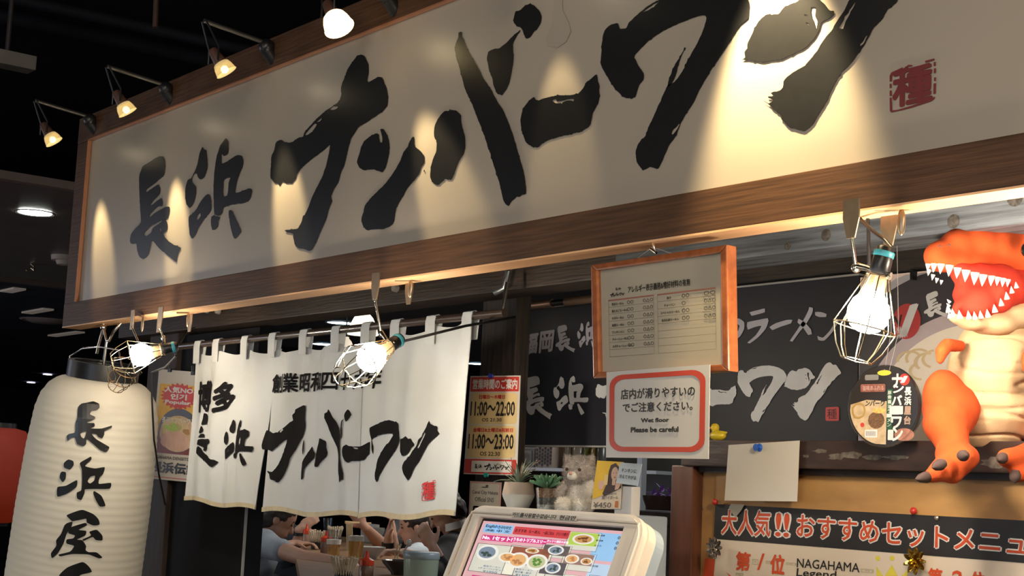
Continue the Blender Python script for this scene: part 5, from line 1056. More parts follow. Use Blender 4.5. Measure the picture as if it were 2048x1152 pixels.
q = sblk('order_panel', 1150, 520, 1385, 800, E_('paleblue', (.48, .64, .82))); text(q.sub(.08, .05, .4, .11), 'ご注文内容', SDK, t, .01, off=.0003); prt('order_box', q, [[rr(.15, .35, .9, .6, .03), rr(.17, .36, .88, .59, .03)]], SDK, t, .0002)
t = KT_
# handwritten strip on the bezel
hq = Quad(KP, [(1028, 1026), (1158, 1034), (1156, 1044), (1026, 1036)], .0045); plate('paper_strip', hq, mat('kiosk_strip', (.68, .62, .52), rough=.7), t, th=.0004, front=.0004)
text(hq.sub(.01, .08, .70, .92), '카드를사용할수없습니다', BLK, t, .03, .15, off=.001); text(hq.sub(.75, .08, .99, .92), '현금만', BLK, t, .03, .15, off=.001)

# ---- things standing on the kiosk cabinet (its top is z = 1.552)
ZK = zt_
def kp(px, y): p = at(px, 1008, y); return V((p.x, y, ZK))
# potted air plant
c = kp(1036, .14); t = thing('air_plant_pot', 'spiky thin leaved plant in two tone ribbed white pot', 'potted plant', c)
POTW = mat('pot_white', (.62, .58, .52), (.56, .52, .46), rough=.6, ns=20, bump=.2); POTB = mat('pot_beige', (.46, .37, .29), (.42, .33, .26), rough=.7, ns=20, bump=.3)
obj('pot', MB().lathe([(.018, 0), (.026, .004), (.037, .028), (.0385, .034)], c, n=28), POTW, t); obj('pot_rim', MB().lathe([(.0385, .034), (.036, .046), (.0335, .062), (.030, .062), (.030, .055)], c, n=28, cap=False), POTB, t)
obj('soil', MB().lathe([(0, .056), (.031, .056)], c, n=20, cap=False), mat('soil', (.06, .04, .03), rough=.9, ns=200, bump=.5), t)
random.seed(5)
GL = mat('air_plant_green', (.22, .30, .22), (.14, .19, .13), rough=.6, ns=30); GL2 = mat('air_plant_brown', (.28, .19, .14), (.20, .24, .16), rough=.6, ns=30)
def leaf(par, base, d0, L_, w_, droop, m, n=7, thick=.0006, nm='leaf', cup=.0):
    sd = d0.cross(V((0, 0, 1))); sd = sd.normalized() if sd.length > .01 else V((1, 0, 0)); mb = MB(); p = V(base); d = d0.normalized(); P = []
    for j in range(n):
        s_ = j/(n-1); w = w_*(math.sin(math.pi*min(.98, .28+.72*s_))**.8); up = sd.cross(d).normalized()
        P += [p+sd*w+up*cup*w, p-up*thick, p-sd*w+up*cup*w, p+up*thick*1.5]; p = p+d*(L_/(n-1)); d = (d+V((0, 0, -droop))).normalized()
    mb.add(P, [(4*j+a, 4*j+(a+1) % 4, 4*j+4+(a+1) % 4, 4*j+4+a) for j in range(n-1) for a in range(4)]); return obj(nm, mb, m, par, smooth=True)
for k in range(34):
    a = random.uniform(0, 6.28); el = random.uniform(.25, 1.3); d = V((math.cos(a)*math.cos(el), math.sin(a)*math.cos(el), math.sin(el)))
    leaf(t, c+V((0, 0, .056))+d*.004, d, random.uniform(.045, .075), random.uniform(.0016, .0030), random.uniform(.05, .22), GL if random.random() < .65 else GL2)
# succulent in glass
c = kp(1094, .13); t = thing('succulent_glass', 'green pointed succulent in clear glass of layered pebbles', 'potted plant', c)
obj('glass_tumbler', MB().lathe([(.0, .002), (.022, .002), (.027, .052), (.0285, .052), (.0235, 0), (0, 0)], c, n=28, cap=False), pane('tumbler_glass', (.93, .95, .94), .12, .04), t)
obj('white_gravel', MB().lathe([(0, .003), (.0215, .003), (.0225, .014), (0, .014)], c, n=24), mat('gravel_white', (.55, .52, .50), (.25, .23, .22), ns=260, rough=.8), t)
obj('dark_gravel', MB().lathe([(0, .014), (.0225, .014), (.0240, .030), (0, .030)], c, n=24), mat('gravel_dark', (.20, .18, .18), (.05, .045, .045), ns=260, rough=.8), t)
obj('brown_bark', MB().lathe([(0, .030), (.0240, .030), (.0262, .050), (0, .052)], c, n=24), mat('bark_brown', (.45, .25, .14), (.16, .07, .04), ns=220, rough=.8), t)
random.seed(9); GS = mat('succulent_green', (.18, .36, .20), (.10, .24, .13), rough=.5, ns=14)
for ring, (n_, el, L_) in enumerate([(9, .25, .045), (9, .6, .042), (7, 1.0, .036), (4, 1.35, .028)]):
    for k in range(n_):
        a = 2*math.pi*(k+.5*(ring % 2))/n_; d = V((math.cos(a)*math.cos(el), math.sin(a)*math.cos(el), math.sin(el)))
        leaf(t, c+V((0, 0, .052)), d, L_, .0062, -.03, GS, thick=.0022, cup=.5)
# plush cat
c = kp(1157, .12); c.x = at(1155, 1010, .12).x; t = thing('plush_cat', 'fluffy grey and white plush kitten sitting on kiosk cabinet', 'plush toy', c)
CG = mat('cat_grey', (.42, .37, .33), (.33, .29, .26), rough=.95, ns=60); CW = mat('cat_white', (.72, .68, .62), (.62, .58, .52), rough=.95, ns=60)
fr_ = -FW; fr_ = V((fr_.x, fr_.y, 0)).normalized(); fr_ = (fr_+RT*-.35).normalized(); fr_.z = 0; rt_ = fr_.cross(V((0, 0, 1))).normalized()*-1
def cp(r_, f_, u): return c+rt_*r_+fr_*f_+V((0, 0, u))
def fur(name, src, m, n, L_, par, seed):
    random.seed(seed); me = src.data; org = ORIG[src.name]; ps = me.polygons; mb = MB()
    for _ in range(n):
        p = random.choice(ps); co = p.center+org; nn = p.normal; d = (nn+V((random.uniform(-.6, .6), random.uniform(-.6, .6), random.uniform(-.9, .2)))).normalized()
        sd = d.orthogonal().normalized()*.00055; k = len(mb.v); mb.v += [co-sd-nn*.001, co+sd-nn*.001, co+d*L_*random.uniform(.6, 1.2)]; mb.f.append((k, k+1, k+2))
    o = obj(name, mb, m, par, smooth=False); o['kind'] = 'stuff'; return o
mb = MB().ell(cp(.002, 0, .092), (.036, .034, .031), 20, 14).ell(cp(.0, .02, .084), (.024, .02, .019), 16, 10).cap_(cp(0, 0, .03), .026, cp(0, 0, .07), .022)
for s_ in (-1, 1): mb.cap_(cp(.022*s_, 0, .112), .011, cp(.032*s_, -.002, .126), .003)
mb.cap_(cp(-.022, .006, .062), .012, cp(-.036, .014, .042), .011)
o = blob('head_and_body', mb, CG, t, voxel=.0028, smooth=4); fur('grey_fur', o, CG, 5200, .008, t, 1)
mb = MB().ell(cp(.004, .016, .038), (.024, .018, .026), 16, 10).ell(cp(-.020, .032, .016), (.017, .022, .016), 14, 10).ell(cp(.022, .030, .018), (.019, .024, .018), 14, 10).cap_(cp(.030, .010, .060), .012, cp(.024, .028, .044), .011)
o = blob('white_belly_and_paws', mb, CW, t, voxel=.0028, smooth=4); fur('white_fur', o, CW, 3800, .0075, t, 2)
o = blob('muzzle', MB().ell(cp(-.004, .036, .080), (.014, .010, .010), 14, 10), CW, t, voxel=.002, smooth=2)
obj('nose', MB().ell(cp(-.005, .048, .085), (.0045, .003, .003), 12, 8), mat('cat_nose', (.55, .28, .22), rough=.5), t)
for s_ in (-.017, .012): obj('eye', MB().ell(cp(s_, .036, .094), .0038, 12, 8), mat('cat_eye', (.05, .03, .02), rough=.1), t)
for s_ in (-1, 1): obj('inner_ear', MB().add([cp(.018*s_, .0085, .112), cp(.030*s_, .0085, .112), cp(.031*s_, .006, .124)], [(0, 1, 2)]), mat('cat_ear', (.50, .36, .30), rough=.9), t)
# drink promotion stand
pl = YP(.085); t = thing('drink_promotion_stand', 'yellow highball promotion card with woman and price 450 on cabinet', 'card stand', kp(1222, .085))
STW = mat('stand_white', (.66, .64, .62), rough=.4)
obj('stand_body', MB().box(at(1236, 1000, .1).x, at(1270, 1000, .1).x, .09, .115, ZK, ZK+.062), STW, t, bevel=.003)
q = Quad(pl, [(1195, 921), (1247, 924), (1240, 1018), (1182, 1018)]); plate('card', q, mat('card_cream', (.72, .60, .46), rough=.45), t)
prt('yellow_ground', q, [[[(0, 0), (1, 0), (1, .55), (.0, .80)]]], mat('card_yellow', (.78, .48, .02), rough=.4), t)
prt('hair_print', q, [[[(.55, .08), (.72, .03), (.88, .12), (.95, .35), (1, .55), (.85, .60), (.42, .74), (.35, .68), (.48, .45), (.50, .2)]]], mat('hair_brown', (.045, .02, .015), rough=.5), t, .0011)
prt('face_print', q, [[circ(.73, .26, .13, .145, 20)], [rr(.66, .36, .78, .5, .02)]], mat('skin_print', (.68, .42, .30), rough=.5), t, .0014)
prt('hand_print', q, [[[(.80, .40), (.92, .36), (.98, .48), (.90, .58), (.78, .60)]]], mat('skin_print', (.68, .42, .30)), t, .0015)
prt('feature_print', q, [[circ(.69, .245, .022, .008, 8)], [circ(.79, .24, .022, .008, 8)], [circ(.75, .335, .035, .010, 8)]], mat('feature_dark', (.25, .05, .04)), t, .0017)
prt('hand_print', q, [[circ(.28, .50, .12, .10, 14)]], mat('skin_print', (.68, .42, .30)), t, .0015); prt('glass_print', q, [[rr(.36, .28, .50, .50, .02)]], mat('drink_amber', (.75, .55, .22), rough=.4), t, .0016)
text(q.sub(.08, .86, .70, .975), '¥450', gp, t, .015); text(q.sub(.35, .72, .92, .80), '角ハイボール', gp, t, .01); text(q.sub(.45, .66, .85, .70), '氷結仕立ての', gp, t, .01); prt('bottle_print', q, [[rr(.82, .83, .93, .97, .02)]], mat('drink_amber2', (.50, .16, .03)), t)
q = Quad(YP(.078), [(1240, 925), (1284, 928), (1275, 972), (1232, 966)]); plate('round_tag', Quad(YP(.078), [(1240, 925), (1284, 928), (1275, 972), (1232, 966)]), mat('tag_paleblue', (.52, .58, .62), rough=.35), t)
text(q.sub(.16, .26, .84, .44), 'キンキンに', BLK, t, .015); text(q.sub(.10, .56, .88, .74), '冷えてやがる', BLK, t, .015)

# ================================================================== KITCHEN AND DINING ROOM INSIDE
ZC = 1.20
CTR = mat('counter_wood', (.30, .17, .09), (.22, .12, .06), rough=.35, ns=8, scale=(1, 3, 3))
def cpt(px, py): return atz(px, py, ZC)
a = cpt(500, 1150); b_ = cpt(930, 1090)
t = thing('dining_counter', 'long brown dining counter where customers eat behind the noren', 'counter', (-1.9, 2.6, 0))
cd_ = V((-.871, .491, 0)); cn_ = V((.491, .871, 0)); c0k = V((.2, 1.2, 0)); ctr = [c0k-cd_*.45-cn_*.28, c0k-cd_*.45+cn_*.32, c0k+cd_*5.0+cn_*.32, c0k+cd_*5.0-cn_*.28]
mb = MB(); n = len(ctr); mb.v = [V((p.x, p.y, ZC)) for p in ctr]+[V((p.x, p.y, ZC-.04)) for p in ctr]; mb.f = [(0, 1, 2, 3), (7, 6, 5, 4)]+[(i, (i+1) % 4, (i+1) % 4+4, i+4) for i in range(4)]
obj('worktop', mb, CTR, t)
mb = MB(); ck = [c0k-cd_*.3-cn_*.10, c0k-cd_*.3+cn_*.12, c0k+cd_*4.9+cn_*.12, c0k+cd_*4.9-cn_*.10]; mb.v = [V((p.x, p.y, ZC-.04)) for p in ck]+[V((p.x, p.y, 0)) for p in ck]; mb.f = [(0, 1, 2, 3), (7, 6, 5, 4)]+[(i, (i+1) % 4, (i+1) % 4+4, i+4) for i in range(4)]
obj('counter_body', mb, DARKW, t)
def chopstick_cup(px, py, lab, r=.045, h=.12):
    c = cpt(px, py); t = thing('chopstick_cup', lab, 'cup', c, 'chopstick cups on the counter')
    obj('holder', MB().lathe([(r*.7, 0), (r*.72, .0), (r*.8, h*.55), (r*.7, h*.55)], c, n=20), BLKPL, t); random.seed(int(px))
    for k in range(22):
        a = 2*math.pi*k/22; w_ = .0045; p0 = c+V((math.cos(a)*r*.55, math.sin(a)*r*.55, h*.2)); p1 = c+V((math.cos(a)*r*1.12, math.sin(a)*r*1.12, h*random.uniform(.98, 1.08)))
        obj('chopstick', MB().tube([p0, p1], [w_, w_*1.1], 4), mat('chopstick_paper', (.72, .62, .46), (.60, .50, .36), rough=.7, ns=60), t, smooth=False)
chopstick_cup(633, 1098, 'chopstick cup at left on the counter, upright paper sleeves', .044, .10); chopstick_cup(669, 1090, 'chopstick cup in the centre of counter, just under the noren hem', .042, .11); chopstick_cup(686, 1172, 'nearest and largest chopstick cup on the counter edge', .046, .105)
def sauce(px, py, lab, s_=1.):
    c = cpt(px, py); t = thing('sauce_bottle', lab, 'bottle', c, 'red capped sauce bottles on the counter')
    obj('bottle', MB().lathe([(.024*s_, 0), (.027*s_, .01), (.027*s_, .06), (.022*s_, .072)], c, n=20), mat('sauce_glass', (.35, .22, .16), rough=.15), t); obj('cap', MB().lathe([(.027*s_, .068), (.027*s_, .088), (.010*s_, .098), (.006*s_, .125), (0, .125)], c, n=20), mat('cap_red', (.72, .06, .015), rough=.35), t)
sauce(651, 1108, 'red capped sauce bottle between two chopstick cups', 1.1); sauce(731, 1165, 'nearest red capped sauce bottle beside the reaching hand', 1.1); sauce(612, 1090, 'red capped sauce bottle half hidden behind left chopstick cup', .9)
def beer(px, py, lab, fill_, s_=1.):
    c = cpt(px, py); t = thing('beer_glass', lab, 'glass', c, 'beer glasses on the counter')
    r = .036*s_; h = .12*s_
    obj('glass', MB().lathe([(r*.8, 0), (r, h), (r*.94, h), (r*.76, .004)], c, n=24), pane('beer_glass', (.9, .9, .88), .15, .04), t)
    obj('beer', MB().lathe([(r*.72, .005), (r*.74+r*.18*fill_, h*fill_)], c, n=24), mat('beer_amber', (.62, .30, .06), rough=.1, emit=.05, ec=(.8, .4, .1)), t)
    obj('foam', MB().lathe([(r*.92, h*fill_), (r*.95, h*min(1, fill_+.18)), (0, h*min(1, fill_+.2))], c, n=24), mat('beer_foam', (.75, .72, .66), rough=.8), t)
beer(666, 1112, 'half drunk beer glass with printed side behind reaching arm', .45, 1.15); beer(710, 1128, 'full beer glass with white foam beside the reaching hand', .8, 1.15)
c = cpt(653, 1078); t = thing('water_pitcher', 'clear water tumbler standing far back between chopstick cups', 'glass', c); obj('glass', MB().lathe([(.03, 0), (.038, .14), (.036, .14), (.028, .006)], c, n=24), pane('pitcher_glass', (.80, .84, .86), .2, .05), t); obj('base', MB().lathe([(.03, 0), (.031, .01), (0, .012)], c), mat('glass_base', (.5, .52, .54), rough=.1), t)
c = cpt(744, 1085); t = thing('napkin_box', 'white napkin box standing behind the lifted noodles', 'napkin box', c)
obj('box', MB().box(c.x-.07, c.x+.07, c.y-.05, c.y+.05, ZC, ZC+.10), mat('box_white', (.58, .56, .52), rough=.5), t, bevel=.004); obj('napkin', MB().box(c.x-.05, c.x+.05, c.y-.02, c.y+.02, ZC+.10, ZC+.12), WHT, t, bevel=.003)
c = cpt(840, 1172); t = thing('water_jug', 'pale green translucent water jug with lid, nearest the kiosk', 'jug', c)
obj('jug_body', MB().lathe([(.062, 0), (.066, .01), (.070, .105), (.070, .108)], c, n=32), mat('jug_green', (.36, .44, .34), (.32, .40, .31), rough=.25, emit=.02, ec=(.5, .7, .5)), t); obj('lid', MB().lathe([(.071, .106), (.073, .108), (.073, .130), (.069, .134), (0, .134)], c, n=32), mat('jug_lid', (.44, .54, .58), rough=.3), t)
def bowl(px, py, lab, r, m, inside):
    c = cpt(px, py); t = thing('ramen_bowl', lab, 'bowl', c, 'ramen bowls on the counter')
    obj('bowl', MB().lathe([(r*.45, 0), (r*.5, .01), (r*.95, r*.6), (r, r*.75), (r*.95, r*.75), (r*.5, .02), (0, .02)], c, n=28), m, t); obj('soup', MB().lathe([(0, r*.6), (r*.88, r*.6)], c, n=24, cap=False), mat('soup_in_bowl', (.55, .36, .18), rough=.1), t)
bowl(800, 1150, 'black ramen bowl with chopsticks dipping in, left of jug', .085, mat('bowl_black_glaze', (.05, .045, .045), rough=.15), 0); bowl(738, 1118, 'pale ramen bowl with greens behind the beer glass', .085, mat('bowl_pale', (.5, .48, .45), rough=.2), 0)
t = thing('lifted_noodles', 'strands of noodles lifted high by chopsticks under noren', 'noodles', atd(698, 1110, 8.6))
for k in range(9): o = obj('noodle', MB().tube([atd(693+k*1.3, 1048, 8.6), atd(694+k*1.1+2*math.sin(k), 1075, 8.6), atd(694+k*1.2, 1118, 8.6)], .0035, 6), mat('noodle', (.62, .50, .30), rough=.4), t)

# ---- people ---------------------------------------------------------------
SKIN = mat('skin', (.42, .23, .155), (.38, .20, .135), rough=.55, ns=6, sss=.05); SKIN2 = mat('skin_fair', (.60, .36, .26), (.56, .33, .235), rough=.55, ns=6, sss=.05)
HAIR = mat('hair_black', (.018, .013, .012), (.03, .02, .017), rough=.5, ns=90, scale=(1, 1, .2), bump=.4)
def P3(j): return atd(j[0], j[1], j[2])
def hand(mb, wr_, dr, nrm, s=1., curl=.5, spread=.10, left=False):
    """palm, four unequal bent fingers and a thumb from the side of the palm"""
    dr = V(dr).normalized(); nrm = (V(nrm)-dr*V(nrm).dot(dr)).normalized(); sd = dr.cross(nrm)*(-1 if left else 1)
    pc = wr_+dr*.045*s; rot = Matrix((sd, dr, nrm)).transposed()
    mb.ell(pc, (.040*s, .048*s, .017*s), 14, 10, rot); mb.cap_(wr_-dr*.02*s, .025*s, wr_+dr*.02*s, .025*s)
    for k, (L_, r) in enumerate([(.070, .0088), (.080, .0092), (.074, .0088), (.058, .0078)]):
        b0 = wr_+dr*.082*s+sd*(.028-.0185*k)*s; d = (dr+sd*spread*(1.5-k)*.6).normalized(); p = b0-d*.012*s
        for seg, f_ in enumerate((.46, .30, .24)):
            q_ = p+d*L_*f_*s; mb.cap_(p, r*s*(1-.07*seg), q_, r*s*(.95-.07*seg), 8); p = q_; d = (d*math.cos(curl)-nrm*math.sin(curl)).normalized()
    b0 = wr_+dr*.022*s+sd*.030*s; d = (dr*.75+sd*.8-nrm*.25).normalized(); p1 = b0+d*.036*s; mb.cap_(b0, .0135*s, p1, .0105*s, 8); d2 = (d+dr*.7-nrm*.5*curl).normalized(); mb.cap_(p1, .0105*s, p1+d2*.028*s, .0085*s, 8)
def arm(mb, S_, E2, W_, s=1.): mb.cap_(S_, .050*s, E2, .040*s); mb.cap_(E2, .041*s, E2.lerp(W_, .3), .040*s); mb.cap_(E2.lerp(W_, .3), .040*s, W_, .026*s)
def person(label, head, face, neck, sh_l, sh_r, hip, arms, skin, shirt, hair, sleeve=.55, face_detail=True, hs=1., shirt_rough=.9, extra=None, group=None, long_hair=False):
    H, N, SL, SR, HP = P3(head), P3(neck), P3(sh_l), P3(sh_r), P3(hip)
    t = thing('person', label, 'person', V((HP.x, HP.y, 0)), group)
    fd = V(face).normalized(); up = (V((0, 0, 1))-fd*fd.z*.6); up = (up-fd*up.dot(fd)).normalized(); sd = fd.cross(up)
    rot = Matrix((sd, fd, up)).transposed(); mb = MB()
    mb.ell(H+up*.018*hs, (.075*hs, .092*hs, .098*hs), 24, 16, rot); mb.ell(H-up*.050*hs+fd*.022*hs, (.058*hs, .066*hs, .066*hs), 20, 14, rot); mb.ell(H-up*.096*hs+fd*.056*hs, (.026*hs, .024*hs, .018*hs), 12, 8, rot)
    mb.cap_(H+up*.004*hs+fd*.083*hs, .009*hs, H-up*.030*hs+fd*.102*hs, .013*hs, 10); mb.ell(H-up*.062*hs+fd*.084*hs, (.022*hs, .010*hs, .011*hs), 12, 8, rot)
    for s_ in (-1, 1): mb.ell(H+sd*s_*.076*hs-fd*.008*hs-up*.012*hs, (.008*hs, .018*hs, .030*hs), 10, 8, rot)
    mb.cap_(H-up*.08*hs-fd*.02*hs, .052*hs, N, .058*hs); mid = SL.lerp(SR, .5); mb.cap_(N, .060*hs, mid-V((0, 0, .05)), .08)
    mb.cap_(SL, .052, SR, .052); mb.cap_(mid-V((0, 0, .10)), .12, HP, .13)
    for a_ in arms:
        A = [P3(x) for x in a_['pts']]; arm(mb, *A); hand(mb, A[2], a_.get('dir') or (A[2]-A[1]), a_.get('n', (0, 0, 1)), 1.0, a_.get('curl', .5), left=a_.get('left', False))
    # seated thighs and shins reach down to a stool
    fw = V((fd.x, fd.y, 0)).normalized(); s2 = fw.cross(V((0, 0, 1)))
    for s_ in (-1, 1):
        k0 = HP+s2*s_*.09; k1 = k0+fw*.36+V((0, 0, -.02)); k2 = V((k1.x, k1.y, max(.06, .25))); mb.cap_(k0, .085, k1, .062); mb.cap_(k1, .062, k2, .042); mb.cap_(k2, .04, k2+fw*.15-V((0, 0, .03)), .032)
    bd = blob('body', mb, skin, t, voxel=.0075, smooth=3, fac=.5)
    mb = MB(); mb.cap_(SL, .066, SR, .066); mb.cap_(mid-V((0, 0, .08)), .138, HP, .15); mb.cap_(mid-V((0, 0, .02)), .08, mid-V((0, 0, .12)), .12)
    for a_ in arms:
        A = [P3(x) for x in a_['pts']]; sl = a_.get('sleeve', sleeve)
        if sl <= 1: mb.cap_(A[0], .070, A[0].lerp(A[1], sl), .062)
        else: mb.cap_(A[0], .068, A[1], .054); mb.cap_(A[1], .054, A[1].lerp(A[2], sl-1), .042)
    blob('shirt', mb, shirt, t, voxel=.011, smooth=4, disp=.012, dscale=9)
    fw_ = fw
    mb = MB()
    for s_ in (-1, 1):
        k0 = HP+s2*s_*.09; k1 = k0+fw*.36+V((0, 0, -.02)); k2 = V((k1.x, k1.y, .28)); mb.cap_(k0, .10, k1, .074); mb.cap_(k1, .074, k2, .055)
    blob('trousers', mb, mat('trousers_dark', (.03, .032, .045), rough=.9), t, voxel=.012, smooth=4)
    mb = MB().ell(H+up*.032*hs-fd*.014*hs, (.086*hs, .096*hs, .098*hs), 24, 16, rot).ell(H-up*.02*hs-fd*.046*hs, (.078*hs, .062*hs, .080*hs), 20, 12, rot)
    if long_hair: mb.cap_(H-fd*.05*hs, .07*hs, H-up*.14*hs-fd*.06*hs, .045*hs)
    blob('hair', mb, hair, t, voxel=.008, smooth=3, disp=.006, dscale=40)
    for s_ in (-1, 1):
        e = H+sd*s_*.031*hs+fd*.081*hs+up*.002*hs
        obj('eye', MB().ell(e, (.012*hs, .006*hs, .0055*hs), 12, 8, rot), mat('eye_dark', (.03, .02, .018), rough=.2), bd)
        obj('eyebrow', MB().tube([e+up*.020*hs-sd*s_*.014*hs+fd*.004, e+up*.024*hs+fd*.004, e+up*.019*hs+sd*s_*.014*hs], .0028*hs, 6), hair, bd)
    obj('mouth', MB().ell(H-up*.062*hs+fd*.092*hs, (.019*hs, .004*hs, .0045*hs), 12, 8, rot), mat('lips', (.38, .12, .10), rough=.5), bd)
    # bar stool under the person
    z = HP.z-.16
    return t
def stool(p, lab):
    t = thing('bar_stool', lab, 'stool', V((p.x, p.y, 0)), 'bar stools at the counter'); z = p.z-.155
    obj('seat', MB().lathe([(0, z-.04), (.16, z-.04), (.17, z-.02), (.16, z)], (p.x, p.y, 0), n=24), mat('stool_seat', (.05, .03, .025), rough=.4), t); obj('post', MB().tube([(p.x, p.y, .02), (p.x, p.y, z-.04)], .03, 12), CHROME, t); obj('base', MB().lathe([(.2, 0), (.2, .01), (.03, .03)], (p.x, p.y, 0), n=24), CHROME, t)
SH = lambda n, c: mat('shirt_'+n, c, tuple(x*.8 for x in c), rough=.9, ns=8)
PE = []
lf = -RT
PE.append(person('man in grey t-shirt reaching his bare arm across the counter at left', (556, 1036, 8.0), lf*-.9+V((0, 0, -.55))+FW*.2, (520, 1042, 8.05), (530, 1085, 7.85), (500, 1060, 8.3), (478, 1175, 8.1),
    [dict(pts=[(532, 1090, 7.85), (612, 1118, 7.55), (700, 1128, 7.2)], dir=RT*.8-UP*.45, n=(0, 0, 1), curl=.35, sleeve=.38), dict(pts=[(515, 1068, 8.35), (545, 1100, 8.5), (590, 1088, 8.6)], dir=RT, n=(0, 0, 1), curl=.7, sleeve=1.5)], SKIN, SH('grey', (.30, .33, .38)), HAIR))
PE.append(person('person behind with raised fist, head hidden by the noren', (572, 1000, 9.6), RT+V((0, 0, -.3)), (560, 1035, 9.7), (575, 1062, 9.6), (555, 1050, 9.9), (560, 1150, 9.8),
    [dict(pts=[(575, 1066, 9.6), (590, 1105, 9.5), (601, 1056, 9.4)], dir=RT*.5+UP*.35, n=-FW, curl=1.1, sleeve=.5)], SKIN2, SH('navy', (.04, .045, .06)), HAIR))
PE.append(person('person lifting noodles with chopsticks, face hidden by the noren', (795, 985, 9.6), -RT+V((0, 0, -.2)), (800, 1022, 9.6), (800, 1058, 9.4), (820, 1046, 9.8), (815, 1150, 9.7),
    [dict(pts=[(800, 1065, 9.4), (765, 1092, 9.0), (728, 1052, 8.7)], dir=-RT*.6+UP*.8, n=FW, curl=1.0, sleeve=.55)], SKIN, SH('charcoal', (.05, .055, .06)), HAIR))
PE.append(person('girl in pale shirt seen in profile with hands near her mouth', (828, 1052, 8.6), -RT*.97-FW*.2+V((0, 0, -.12)), (846, 1086, 8.65), (838, 1108, 8.5), (862, 1104, 8.85), (858, 1190, 8.7),
    [dict(pts=[(838, 1110, 8.5), (775, 1132, 8.3), (777, 1078, 8.25)], dir=UP*.9+RT*.1, n=-RT, curl=.9, sleeve=.35), dict(pts=[(858, 1106, 8.85), (792, 1130, 8.6), (786, 1076, 8.45)], dir=UP*.9, n=RT*.8, curl=.9, sleeve=.35, left=True)], SKIN2, SH('pale_blue', (.48, .54, .60)), HAIR, hs=.9, long_hair=True))
PE.append(person('adult in black top with white collar bending at right by the kiosk', (890, 1020, 7.9), -RT+V((0, 0, -.75)), (912, 1056, 7.9), (898, 1092, 7.7), (935, 1080, 8.1), (930, 1200, 7.9),
    [dict(pts=[(900, 1098, 7.7), (890, 1150, 7.45), (866, 1094, 7.4)], dir=-RT*.4+UP*.7, n=-FW, curl=1.0, sleeve=1.6), dict(pts=[(890, 1110, 7.7), (860, 1150, 7.3), (815, 1108, 7.2)], dir=-RT*.9+UP*.15, n=(0, 0, 1), curl=.9, sleeve=1.5)], SKIN2, SH('black', (.016, .016, .02)), HAIR))
obj('white_collar', MB().lathe([(.062, -.02), (.058, .018), (.054, .018), (.058, -.02)], P3((912, 1050, 7.86)), V((-.2, -.25, 1)), 24, cap=False), WHT, PE[4])
obj('wristband', MB().lathe([(.036, -.014), (.036, .014), (.031, .014), (.031, -.014)], P3((776, 1090, 8.26)), UP, 20, cap=False), BLKPL, PE[3])
obj('wristwatch', MB().lathe([(.036, -.014), (.036, .014), (.031, .014), (.031, -.014)], P3((598, 1066, 9.42)), UP, 20, cap=False), BLKPL, PE[1])
t = thing('chopsticks', 'pale pair of chopsticks lifting noodles at the noren hem', 'chopsticks', atd(715, 1046, 8.65), 'chopsticks in hand')
for k in (0, 3): obj('chopstick', MB().tube([atd(690, 1043+k, 8.6), atd(742, 1047-k*.3, 8.75)], .0035, 6), mat('chopstick_wood', (.62, .45, .25), rough=.5), t)
t = thing('chopsticks', 'pale pair of chopsticks held above the black ramen bowl', 'chopsticks', atd(790, 1140, 7.15), 'chopsticks in hand')
for k in (0, 5): obj('chopstick', MB().tube([atd(781+k, 1146, 7.1), atd(797+k, 1088, 7.2)], .0035, 6), mat('chopstick_wood', (.62, .45, .25), rough=.5), t)
t = thing('soup_spoon', 'pale soup spoon held beside the chopsticks above bowl', 'spoon', atd(815, 1090, 7.15)); obj('handle', MB().tube([atd(806, 1104, 7.12), atd(815, 1092, 7.12)], .005, 8), mat('spoon_pale', (.55, .52, .48), rough=.2), t); obj('bowl', MB().ell(atd(818, 1086, 7.12), (.012, .016, .018), 14, 8), mat('spoon_pale', (.55, .52, .48)), t)
for i, lab in enumerate(['bar stool under the man in grey t-shirt', 'bar stool under the person with raised fist', 'bar stool under the person lifting noodles', 'bar stool under the girl in pale shirt', 'bar stool under the adult in black top']):
    stool(P3([(478, 1175, 8.1), (560, 1150, 9.8), (815, 1150, 9.7), (858, 1190, 8.7), (930, 1200, 7.9)][i]), lab)

# kitchen: pass shelf, hex patterned box, bottles, folders, staff member, flowers
KY = 2.6
zs = at(1150, 1010, KY).z; t = thing('kitchen_shelf', 'steel kitchen shelf unit seen below the back signboard', 'shelf', (at(1190, 950, KY).x, KY, 0))
x0, x1 = at(1048, 950, KY).x, at(1345, 950, KY).x; STL = mat('kitchen_steel', (.34, .34, .33), (.28, .28, .27), rough=.35, metal=.6, ns=3)
zt2 = at(1150, 893, KY).z
obj('top_rail', MB().box(x0, x1, KY-.2, KY-.17, zt2-.008, zt2+.012), STL, t); obj('shelf_board', MB().box(x0, x1+.2, KY-.2, KY+.25, zs-.14, zs-.12), STL, t); obj('mid_shelf', MB().box(x0, x1, KY-.1, KY+.25, at(1150, 938, KY).z-.015, at(1150, 938, KY).z), STL, t)
obj('back_sheet', MB().box(x0, x1, KY+.26, KY+.27, .6, zt2), mat('kitchen_back', (.075, .065, .055), (.055, .05, .045), rough=.5, ns=2), t)
for x in (x0, x1): obj('upright', MB().box(x-.015, x+.015, KY-.2, KY-.17, 0, zt2), STL, t)
zm = at(1150, 938, KY).z
